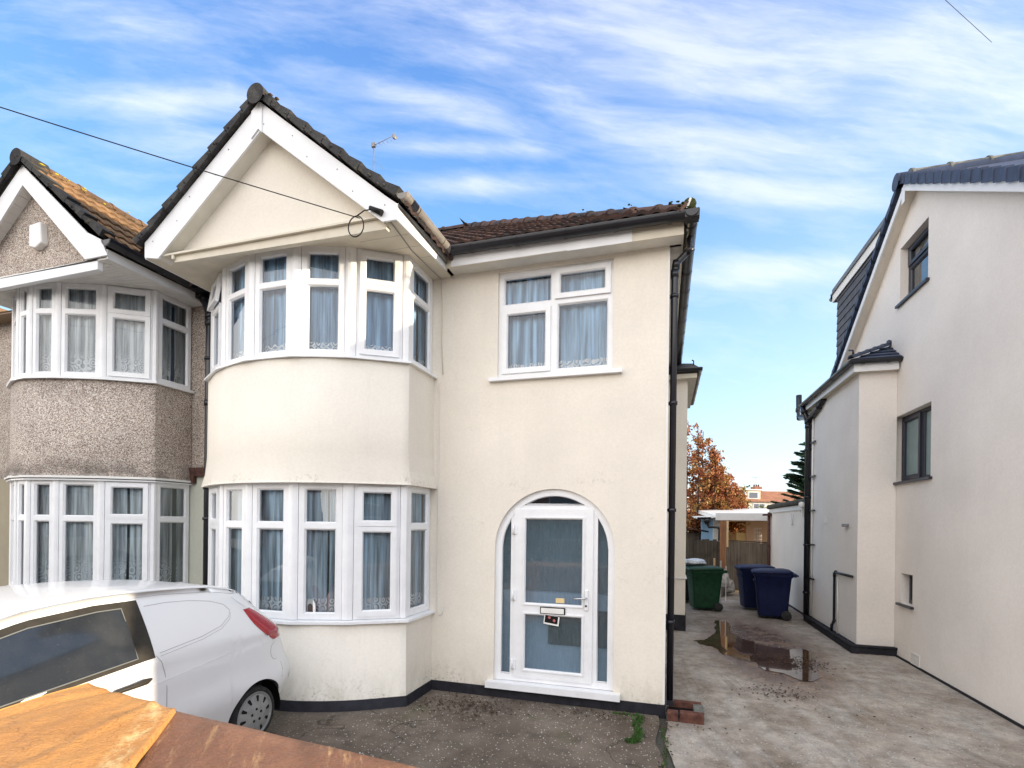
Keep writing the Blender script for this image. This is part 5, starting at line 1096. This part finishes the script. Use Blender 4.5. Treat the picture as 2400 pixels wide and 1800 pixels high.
for k in range(90): bit(lt, random.uniform(.6, 3.2), random.uniform(4, 15), .018)
struct(tag(lt.build('leaf_litter', 'litter'), 'dark dead leaves and dirt scattered on the concrete', 'leaf litter'), 'stuff')
gr = MB()
for k in range(1500):
    x, y = (random.uniform(-3.0, .0), random.uniform(3.4, 5.6)) if k % 2 else (random.uniform(.05, 3.3), random.uniform(3.6, 12))
    s_ = random.uniform(.003, .0075); gr.lathe((x, y, gz_(x, y)+.001), (0, 0, 1), [(0, s_), (s_*.7, s_*.7), (s_*.9, 0)], 5, False)
struct(tag(gr.build('grit', 'grit'), 'small pale stones and grit scattered over the concrete', 'grit'), 'stuff')
# ------------------------------------------------------------------ white van-like hatchback
def car(name, label, loc, group=None, paint='car_white', panel=True):
    t = thing(name, label, 'car', (0, 0, 0), group)
    X0 = -.0; HW = .85      # local: nose towards -Y, rear end at y=+4.2-? ; car centre x=0, left side (towards +X)
    YR = 4.17; L = 3.93
    def yr(z):             # rear end profile at the body corner
        P_ = [(.14, 4.06), (.24, 4.17), (.44, 4.27), (.55, 4.265), (.66, 4.21), (.85, 4.14), (.95, 4.12), (1.03, 4.05), (1.12, 3.96), (1.20, 3.88), (1.28, 3.83), (1.34, 3.77), (1.40, 3.62), (1.47, 3.3)]
        for a, b2 in zip(P_, P_[1:]):
            if a[0] <= z <= b2[0]: return a[1]+(b2[1]-a[1])*(z-a[0])/(b2[0]-a[0])
        return P_[0][1] if z < .18 else P_[-1][1]
    def belt(y):           # beltline z by y
        return max(.80, .915+.073*(y-1.87)/.9 if y < 2.9 else .998+.06*(y-2.9)) if y > 1.2 else .915+.073*(-.67)/.9 - (1.2-y)*.12
    def roof(y):
        P_ = [(.3, .70), (.55, .84), (1.0, .99), (1.5, 1.25), (1.75, 1.36), (2.1, 1.435), (2.5, 1.465), (3.0, 1.46), (3.4, 1.43), (3.7, 1.375), (3.9, 1.31), (4.2, 1.0)]
        for a, b2 in zip(P_, P_[1:]):
            if a[0] <= y <= b2[0]: return a[1]+(b2[1]-a[1])*(y-a[0])/(b2[0]-a[0])
        return P_[0][1] if y < .3 else P_[-1][1]
    def hw(y, z):          # half width of the side surface
        w0 = HW
        if z > .93: w0 -= .235*((z-.93)/.5)**1.25
        if z < .45: w0 -= .05*((.45-z)/.3)**1.5
        if .5 < z < .93: w0 -= .018*math.cos((z-.72)*math.pi/.42)*0+.012*(1 if z > .84+.065*(y-2.94) else 0)
        w0 += -.012+.02*math.exp(-((z-.5)/.12)**2)*(1 if True else 0)
        ye_ = yr(z); d = ye_-y
        if d < .45: w0 -= .115*(1-max(0, d)/.45)**2.4
        if y < 1.2: w0 -= .22*((1.2-y)/1.0)**2
        return w0
    WY, WZ, WR = (3.765, 1.27), .222, .32
    def zlow(y):
        z = .15
        for wy in WY:
            if abs(y-wy) < WR: z = max(z, WZ+math.sqrt(max(0, WR*WR-(y-wy)**2)))
        return z
    def ztop(y): return roof(y)-.02
    for_rows = {}
    def side_pt(y, z, sg=1, off=0.0): return Vector((sg*(hw(y, z)+off), y, z))
    body = MB(); ys_ = sorted(set([.30, .4, .5, .6, .8, .86, .9, 1.0, 1.1, 1.2, 1.3, 1.4, 1.5, 1.55, 1.56, 1.7, 1.9, 2.1, 2.3, 2.5, 2.7, 2.9, 3.1, 3.3, 3.4, 3.435]+[4.105+.03*k for k in range(6)]+[3.44+.0133*k for k in range(51)]))
    ys_ = [y for y in ys_ if y <= 4.1]
    nz = 22
    for sg in (1, -1):
        cols = []
        for y in ys_:
            zl = zlow(y); zt = ztop(y); col = []
            for k in range(nz+1):
                z = zl+(zt-zl)*k/nz; ymax = yr(z); yy = min(y, ymax); col.append(side_pt(yy, z, sg))
            cols.append(col)
        # last column hugs the rear profile
        col = [side_pt(yr(z), z, sg) for z in [zlow(4.1)+(1.36-zlow(4.1))*k/nz for k in range(nz+1)]]; 
        cols.append(col)
        body.grid(cols if sg > 0 else [c[::-1] for c in cols], True)
    # roof / bonnet skin across
    rows = []
    for y in ys_:
        zt = ztop(y); y2 = min(y, yr(zt)); w_ = hw(y2, zt); rows.append([Vector((w_*math.sin(a), y2, zt+.035*(math.cos(a)**.8 if math.cos(a) > 0 else 0))) for a in [(-1+2*k/16)*math.pi/2 for k in range(17)]])
    body.grid(rows, True)
    # rear skin
    rows = []
    for z in [.2+(1.36-.2)*k/24 for k in range(25)]:
        w_ = hw(yr(z), z); rows.append([Vector((w_*math.sin(a), yr(z)+.07*math.cos(a)**.6*(1 if z < 1.3 else .5) if math.cos(a) > 1e-6 else yr(z), z)) for a in [(-1+2*k/20)*math.pi/2 for k in range(21)]])
    body.grid(rows, True)
    rows = [[Vector((.63*math.sin(a), .30-.16*max(0, math.cos(a))**.6, z)) for a in [(-1+2*k/16)*math.pi/2 for k in range(17)]] for z in (.2, .45, .6, .69)]; body.grid(rows, True)
    bo = body.build('body', paint, t)
    # dark underside / wheel housings
    MB().box((-.70, .5, .17), (.70, 3.95, .60)).build('underbody', 'dark', t)
    for wy in WY:
        for sg in (1, -1): MB().tube([(sg*.45, wy, WZ), (sg*.80, wy, WZ)], WR-.004, 28, half=(-.2, math.pi+.2), up=(0, 0, 1)).build('wheel_arch', 'dark', t)
    def patch(nm, m, y0, y1, zlo, zhi, off, sg=1, ny=24, nzz=6, par=None, sm=True):
        rows_ = []
        for i in range(ny+1):
            y = y0+(y1-y0)*i/ny; a, b2 = zlo(y), zhi(y); rows_.append([side_pt(y, a+(b2-a)*k/nzz, sg, off) for k in range(nzz+1)])
        return MB().grid(rows_, sm).build(nm, m, par or t)
    zt_s = lambda y: roof(y)-.075 if y > 1.45 else max(belt(y)+.012, roof(y)-.12)
    def slant(y): return y
    for sg in (1, -1):
        sr_ = patch('window_surround', 'trim_dust', 1.02, 2.79, lambda y: belt(y), lambda y: max(belt(y)+.01, zt_s(y)+.008), .004, sg)
        patch('side_window', 'car_glass', 1.10, 2.665, lambda y: belt(y)+.032, lambda y: max(belt(y)+.034, zt_s(y)-.034), .009, sg, par=sr_)
        zg = lambda y: max(belt(y)+.034, zt_s(y)-.034)
        ed = [(1.3+.05*k, zg(1.3+.05*k)) for k in range(28)]+[(2.663, zg(2.663)), (2.664, belt(2.664)+.032)]+[(2.62-.05*k, belt(2.62-.05*k)+.032) for k in range(27)]
        MB().tube([side_pt(y, z, sg, .010) for y, z in ed], .0045, 5).build('window_seal', 'seal_grey', sr_)
        def line(pts_, r=.004, m='seam', nm='panel_gap'): MB().tube([side_pt(y, z, sg, .0008) for y, z in pts_], r*.55, 5).build(nm, m, t)
        line([(2.80, 1.0), (2.83, .95), (2.862, .86), (2.87, .75), (2.862, .6), (2.83, .42), (2.78, .30)], .0035)
        line([(1.2+.1*k, ztop(1.2+.1*k)-.032) for k in range(26)], .003, 'seam', 'roof_gutter')
        # recessed blank side panel behind the door
        pp_ = [(2.83, 1.345), (3.0, 1.348), (3.2, 1.335), (3.38, 1.305), (3.50, 1.26), (3.54, 1.21), (3.51, 1.16), (3.40, 1.10), (3.2, 1.055), (2.83, 1.012)]
        line(pp_, .0032); line([(a, b2-.022) for a, b2 in pp_[5:]], .0025)
        line([(y, .79+.105*(y-2.7)) for y in [2.7+.1*k for k in range(12)]], .0028, paint, 'body_crease')
        line([(3.99+.07*math.cos(a), .755+.078*math.sin(a)) for a in [R(75+k*15) for k in range(15)]], .003)
        line([(3.64, 1.30), (3.70, 1.24), (3.76, 1.20)], .003); line([(4.075, .63), (4.08, .56), (4.06, .49)], .003)
        hz_ = lambda y: .838
        MB().tube([side_pt(2.47, .815, sg, .006), side_pt(2.50, .834, sg, .03), side_pt(2.62, .842, sg, .038), side_pt(2.70, .846, sg, .03), side_pt(2.755, .846, sg, .006)], [.008, .016, .018, .022, .008], 8).build('door_handle', 'trim_dust', t)
        # tail light
        rows_ = []
        prof_ = [(1.185, 3.70, 3.80), (1.15, 3.71, 3.86), (1.10, 3.725, 3.93), (1.05, 3.75, 4.0), (1.00, 3.79, 4.06), (.965, 3.825, 4.11), (.935, 3.86, 4.12), (.91, 3.90, 4.08), (.885, 3.94, 4.11), (.865, 3.97, 4.12)]
        for z, a, b2 in prof_: rows_.append([side_pt(a+(min(b2, yr(z)-.001)-a)*k/6, z, sg, .010 if 0 < k else .002) for k in range(7)]+[side_pt(min(b2, yr(z)-.001), z, sg, .010)-Vector((sg*.06, -.02, 0))])
        MB().grid(rows_, True).build('tail_light', 'tail_red', t)
    MB().grid([[Vector((.55*s_, yr(z)+.07+.004, z)) for s_ in (-1, 0, 1)] for z in (1.02, 1.12, 1.22)], True).build('rear_window', 'car_glass', t)
    MB().grid([[Vector((.6*s_, y, z)) for s_ in (-1, -.5, 0, .5, 1)] for y, z in ((.98, 1.01), (1.25, 1.15), (1.55, 1.305), (1.72, 1.375))], True).build('windscreen', 'car_glass', t)
    MB().tube([(.02, 2.1, 1.49), (.03, 1.9, 1.56), (.05, 1.45, 1.72)], [.006, .005, .003], 5).lathe((.02, 2.1, 1.47), (0, 0, 1), [(0, .03), (.03, .015), (.03, 0)], 8).build('aerial', 'dark', t)
    for wy in WY:
        for sg in (1, -1):
            c = Vector((sg*.765, wy, WZ)); wt = MB().lathe(c, (sg, 0, 0), [(-.19, .18), (-.19, .235), (-.17, .255), (-.02, .258), (.02, .25), (.036, .235), (.04, .212), (.03, .202), (.0, .19)], 40).build('wheel', 'rubber', t)
            tr = MB().lathe(c, (sg, 0, 0), [(.0, .204), (.036, .204), (.038, .198), (.024, .190), (.032, .172), (.044, .120), (.05, .08), (.052, .03), (.052, 0)], 40).build('wheel_trim', 'wheel_trim', wt)
            sl_ = MB()
            for k in range(10):
                a = R(36*k+9); r0, r1 = .120, .168; wd0, wd1 = .009, .018
                def pt(r, w2, dpx): return c+Vector((sg*dpx, (r*math.cos(a)-w2*math.sin(a)), (r*math.sin(a)+w2*math.cos(a))))
                sl_.poly([pt(r0, -wd0, .0455), pt(r0, wd0, .0455), pt(r1, wd1, .0335), pt(r1+.006, 0, .033), pt(r1, -wd1, .0335)])
            for k in range(5): a = R(72*k+20); sl_.lathe(c+Vector((sg*.051, .055*math.cos(a), .055*math.sin(a))), (sg, 0, 0), [(0, .013), (.003, .012), (.003, 0)], 10)
            struct(sl_.build('trim_slots', 'dark', wt), 'stuff')
    t.location = loc; return t
cw = car('parked_car', 'white three door hatchback van parked nose to the street against the bay', (-4.335, 0, 0))
# ------------------------------------------------------------------ scuffed leather panel in the foreground
LP = thing('leather_panel', 'large scuffed brown leathery panel, sunlit tan part painted in, propped in the foreground', 'leather panel', (-1.8, 1.3, 0))
def top_sheet(x0, x1, y0f, y1f, z, nx, ny, amp, seed, zf=None):
    rows_ = []
    for i in range(nx+1):
        x = x0+(x1-x0)*i/nx; ya, yb = y0f(x), y1f(x); rows_.append([(x, ya+(yb-ya)*k/ny, z+(zf(x, ya+(yb-ya)*k/ny) if zf else 0)+amp*noise.noise(Vector((x*3, (ya+(yb-ya)*k/ny)*4, seed)))) for k in range(ny+1)])
    return rows_
edge = lambda x: 1.79-(x+2.67)*.106
mid = lambda x: edge(x)-.9
b = MB(); r_ = top_sheet(-2.3, 1.2, lambda x: edge(x)-1.1, edge, 1.15, 60, 30, .006, 2, lambda x, y: -.05*max(0, (edge(x)-y))); b.grid(r_, True); b.grid([[r_[i][-1], (r_[i][-1][0], r_[i][-1][1]+.004, r_[i][-1][2]-.02), (r_[i][-1][0], r_[i][-1][1], .05)] for i in range(len(r_))], True); b.build('shaded_panel', 'leather_shaded', LP)
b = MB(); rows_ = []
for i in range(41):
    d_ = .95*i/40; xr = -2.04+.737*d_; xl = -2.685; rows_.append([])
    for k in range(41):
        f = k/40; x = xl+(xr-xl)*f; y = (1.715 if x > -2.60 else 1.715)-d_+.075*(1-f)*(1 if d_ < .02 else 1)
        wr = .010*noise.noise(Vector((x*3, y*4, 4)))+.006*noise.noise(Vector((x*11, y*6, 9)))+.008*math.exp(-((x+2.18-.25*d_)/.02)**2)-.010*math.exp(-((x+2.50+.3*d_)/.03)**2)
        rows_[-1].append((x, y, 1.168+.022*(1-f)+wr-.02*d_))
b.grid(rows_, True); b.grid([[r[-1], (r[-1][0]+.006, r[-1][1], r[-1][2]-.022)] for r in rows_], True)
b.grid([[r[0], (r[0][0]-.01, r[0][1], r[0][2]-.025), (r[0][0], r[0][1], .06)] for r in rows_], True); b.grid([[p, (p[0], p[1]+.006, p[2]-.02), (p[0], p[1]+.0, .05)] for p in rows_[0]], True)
b.build('sunlit_panel', 'leather_sunlit', LP)
MB().tube([(-2.70, 1.335, 1.186), (-2.50, 1.24, 1.184), (-2.3, 1.16, 1.180), (-2.0, 1.02, 1.175)], .005, 5).build('stitched_seam', 'leather_shaded', LP)
# ------------------------------------------------------------------ overhead cables
p = []; A_ = Vector((-2.84, 4.27, 4.915)); B_ = Vector((-9.3, -.35, 6.0))
for k in range(31): t = k/30; q = A_.lerp(B_, t); q.z -= .25*t*(1-t); p.append(q)
CA = thing('overhead_cable', 'black telephone cable running from the street to the gable corner', 'cable', (-2.84, 4.27, 4.9))
MB().tube(p, .0045, 6).build('line', 'dark', CA)
MB().tube([(-2.84+.085*math.sin(a)*1-.03, 4.25, 4.83+.10*math.cos(a)) for a in [2*math.pi*k/20 for k in range(21)]], .006, 5).tube([(-2.86, 4.25, 4.93), (-2.80, 4.28, 4.99), (-2.74, 4.30, 5.0)], .006, 5).build('slack_loop', 'dark', CA); MB().tube([(-2.75, 4.30, 5.02), (-2.62, 4.30, 4.95)], [.02, .03], 8).build('bracket', 'dark', CA)
p = [Vector((.52, 1.2, 1.04))*5.6+Vector((0, 0, 2)), Vector((.60, 1.22, .96))*6.6+Vector((0, 0, 2))]; d = p[1]-p[0]
tag(MB().tube([p[0]-d*1.2, p[0], p[1], p[1]+d*.1], .003, 5).build('overhead_cable', 'dark'), 'thin cable crossing the sky at the top right corner', 'cable')
# ------------------------------------------------------------------ trees
def leafcloud(mb, c, r, n, s, rnd, sq=(1, 1, 1), droop=0):
    for k in range(n):
        v = Vector((rnd.gauss(0, 1), rnd.gauss(0, 1), rnd.gauss(0, 1))); v.normalize(); v *= r*rnd.random()**.5; p = c+Vector((v.x*sq[0], v.y*sq[1], v.z*sq[2])); a = Vector((rnd.uniform(-1, 1), rnd.uniform(-1, 1), rnd.uniform(-1, 1)-droop)).normalized(); b_ = a.cross(Vector((rnd.uniform(-1, 1), rnd.uniform(-1, 1), rnd.uniform(-1, 1)))).normalized(); l = s*rnd.uniform(.4, 1.6)
        mb.poly([p, p+a*l*.5+b_*l*.3, p+a*l, p+a*l*.5-b_*l*.3])
def tree_autumn(x, y, h, seed, label, stems, leaves, m='autumn_leaf', spread=.5):
    rnd = random.Random(seed); t = thing('autumn_tree', label, 'tree', (x, y, 0), 'autumn trees behind the fence'); tr = MB(); cr_ = MB()
    for k in range(stems):
        bx, by = x+rnd.uniform(-.5, .5)*spread, y+rnd.uniform(-.5, .5); hh = h*rnd.uniform(.72, 1); hh = min(hh, max(2.3, 6.0-1.75*(bx-.95))) if m == 'autumn_leaf' else hh; pts_ = []; q = Vector((bx, by, 0))
        for j in range(9): pts_.append(q.copy()); q += Vector((rnd.uniform(-.05, .05), rnd.uniform(-.05, .05), hh/8))
        tr.tube(pts_, [.05*(1-j/9.5)+.006 for j in range(9)], 6)
        for j in range(34):
            f = rnd.uniform(.2, .98); i0 = min(7, int(f*8)); p0 = pts_[i0].lerp(pts_[i0+1], f*8-i0); ln = (.36+.85*(1-f))*rnd.uniform(.5, 1.1); dr_ = Vector((rnd.uniform(-1, 1), rnd.uniform(-1, 1), rnd.uniform(.2, 1.1))).normalized(); p1 = p0+dr_*ln; tr.tube([p0, p0.lerp(p1, .5)+Vector((0, 0, .03)), p1], [.011, .007, .003], 4, False)
            for q_ in range(leaves):
                leafcloud(cr_, p0.lerp(p1, rnd.uniform(.15, 1.05)), .12, 3, .085, rnd, droop=.6)
    tr.build('trunk', 'bark', t); cr_.build('crown', m, t); return t
tree_autumn(1.35, 19.8, 5.9, 1, 'tallest copper leaved autumn tree next to the house corner', 11, 13, spread=1.9)
tree_autumn(2.0, 20.6, 4.8, 2, 'middle copper leaved tree just right of the tallest one', 10, 13, spread=1.7)
tree_autumn(2.45, 21.6, 3.5, 3, 'shorter yellow green tree at the right of the autumn group', 5, 12, 'green_leaf', spread=1.0)
tree_autumn(1.7, 21.5, 3.4, 4, 'low golden tree filling in below the copper trees', 8, 14, 'autumn_leaf', spread=1.9)
cf = thing('conifer', 'dark green conifer with upswept branches behind the right house downpipe', 'tree', (6.15, 24, 0)); rnd = random.Random(5); tr = MB().tube([(6.15, 24, 0), (6.15, 24, 5.9)], [.16, .03], 8); cr2 = MB()
for k in range(230):
    z = .8+4.6*k/230; L_ = 2.1*(1-(z-.6)/5.6)+.25; a = rnd.random()*6.28; d = Vector((math.cos(a), math.sin(a), .28)); p0 = Vector((6.15, 24, z)); L_ *= rnd.uniform(.75, 1.1)
    tr.tube([p0, p0+d*L_*.6, p0+d*L_+Vector((0, 0, .06))], [.02, .01, .004], 4, False)
    for j in range(34):
        f = .15+.85*j/34; p1 = p0+d*L_*f; w_ = .34*(1-f)+.10
        for e in (-1, 1):
            sdv = Vector((-d.y, d.x, 0))*e; tip = p1+sdv*w_*rnd.uniform(.6, 1.1)+Vector((d.x, d.y, .15))*.14+Vector((0, 0, rnd.uniform(-.06, .05))); cr2.poly([p1, p1+Vector((0, 0, .045))+d*.04, tip, p1-Vector((0, 0, .035))+d*.07])
tr.build('trunk', 'bark', cf); cr2.build('crown', 'conifer', cf)
hs = MB(); rnd = random.Random(8)
for k in range(44): leafcloud(hs, Vector((1.6+2.6*rnd.random(), 21+rnd.random(), 2.55+.12*rnd.random())), .16, 26, .06, rnd)
sh_ = thing('climbing_shrub', 'green shrub growing along the top of the outbuilding roof', 'shrub', (2.7, 21.5, 0)); hs.build('foliage', 'green_leaf', sh_); b = MB()
for k in range(7): b.tube([(1.9+.35*k, 21.5, 0), (1.9+.35*k+.05, 21.5, 2.6)], .012, 5)
b.build('stems', 'bark', sh_)
# ------------------------------------------------------------------ far terrace behind
def far_house(x, y, rz, lab, wall, dormer):
    t = thing('terraced_house', lab, 'house', (0, 0, 0), 'sunlit terrace beyond the gardens')
    w2 = 2.9
    MB().box((-w2, 0, 0), (w2, 7, 4.45)).build('wall', wall, t)
    MB().prism([(-w2, -.3, 4.4), (-w2, 3.5, 5.75), (-w2, 7.3, 4.4)], (2*w2, 0, 0)).build('roof', 'far_roof', t)
    for (a, z0) in ((-1.9, 3.2), (.5, 3.2), (-1.9, .8), (.5, .8)):
        f = MB().box((a, -.05, z0), (a+1.3, .02, z0+1.05)).build('window', 'white_paint', t)
        for k in range(2): MB().box((a+.08+.6*k, -.06, z0+.08), (a+.08+.6*k+.52, -.052, z0+.97)).build('pane', 'far_glass', f)
    if dormer:
        d_ = MB().box((-1.3, .5, 4.5), (1.6, 3.6, 5.6)).build('dormer', 'far_cream', t); MB().box((-1.45, .35, 5.6), (1.75, 3.7, 5.72)).build('dormer_roof', 'white_paint', d_)
        for a in (-1.1, .25):
            MB().box((a, .44, 4.72), (a+1.1, .52, 5.45)).build('dormer_window', 'white_paint', d_); MB().box((a+.1, .42, 4.8), (a+1.0, .438, 5.37)).build('dormer_pane', 'far_glass', d_)
    c_ = MB().box((w2-.4, 3.0, 5.2), (w2+.4, 3.9, 6.2)).build('chimney', 'far_brick', t)
    for k in range(3): MB().lathe((w2-.25+.25*k, 3.45, 6.2), (0, 0, 1), [(0, .09), (.25, .08), (.25, 0)], 8).build('chimney_pot', 'brick_dark', c_)
    MB().tube([(w2-.2, 3.2, 6.1), (w2-.2, 3.2, 7.3)], .02, 4).tube([(w2-.7, 3.2, 7.2), (w2+.3, 3.2, 7.25)], .015, 4).build('aerial', 'metal', c_)
    MB().tube([(w2-.02, -.06, 4.4), (w2-.02, -.06, 0)], .05, 6).build('downpipe', 'brick_dark', t)
    t.location = (x, y, 0); t.rotation_euler = (0, 0, rz); return t
rz = R(22); ux_, uy_ = math.cos(rz), math.sin(rz)
labs = ['sunlit cream terraced house partly hidden behind the autumn trees', 'sunlit terraced house with wide dormer right of the autumn trees', 'sunlit terraced house with plain red roof between two dormers', 'sunlit terraced house with dormer left of the conifer', 'terraced house mostly hidden behind the conifer']
for k in range(5): far_house(4.0+(k-.2)*5.8*ux_, 55+(k-.2)*5.8*uy_, rz, labs[k], ('far_white', 'far_white', 'far_cream', 'far_white', 'far_cream')[k], k in (0, 1, 3))
# ------------------------------------------------------------------ across the street (behind the camera, seen only as reflections)
for k in range(6):
    x = -26+k*9
    t = thing('semi_detached_house', ['brown brick', 'cream rendered', 'red brick', 'white rendered', 'dark brick', 'buff rendered'][k]+' house across the street, seen only mirrored in the window glass', 'house', (x, -20, 0), 'houses across the street')
    wl = ('brick', 'cream_panel', 'brick', 'white_render', 'brick_dark', 'peach')[k]
    MB().box((x-4, -27, 0), (x+4, -20, 4.9)).build('wall', wl, t); MB().prism([(x-4.3, -19.6, 4.9), (x-4.3, -23.5, 7.3), (x-4.3, -27.4, 4.9)], (8.6, 0, 0)).build('roof', 'tile_left', t); MB().prism([(x-3.9, -19.2, 4.8), (x-.4, -19.2, 4.8), (x-2.1, -19.2, 6.6)], (0, -3, 0)).build('gable', 'white_paint', t)
    for (a, z0) in ((-3.3, .9), (-3.3, 3.1), (1, 3.1), (1, .9)):
        f = MB().box((x+a, -20.01, z0), (x+a+2.2, -19.9, z0+1.3)).build('window', 'white_paint', t); MB().box((x+a+.1, -19.895, z0+.1), (x+a+2.1, -19.88, z0+1.2)).build('pane', 'far_glass', f)
for k, (x, y, a, lb) in enumerate(((-6.0, -6.2, 88, 'dark parked car at the kerb, mirrored in the front door glass'), (-.3, -6.1, 91, 'silver grey parked car at the kerb behind the camera'))):
    dup(cw, (x+2, y, 0), R(a), label=lb, group='cars parked along the kerb', swap={'car_white': 'car_dark' if k == 0 else 'wheel_trim'})
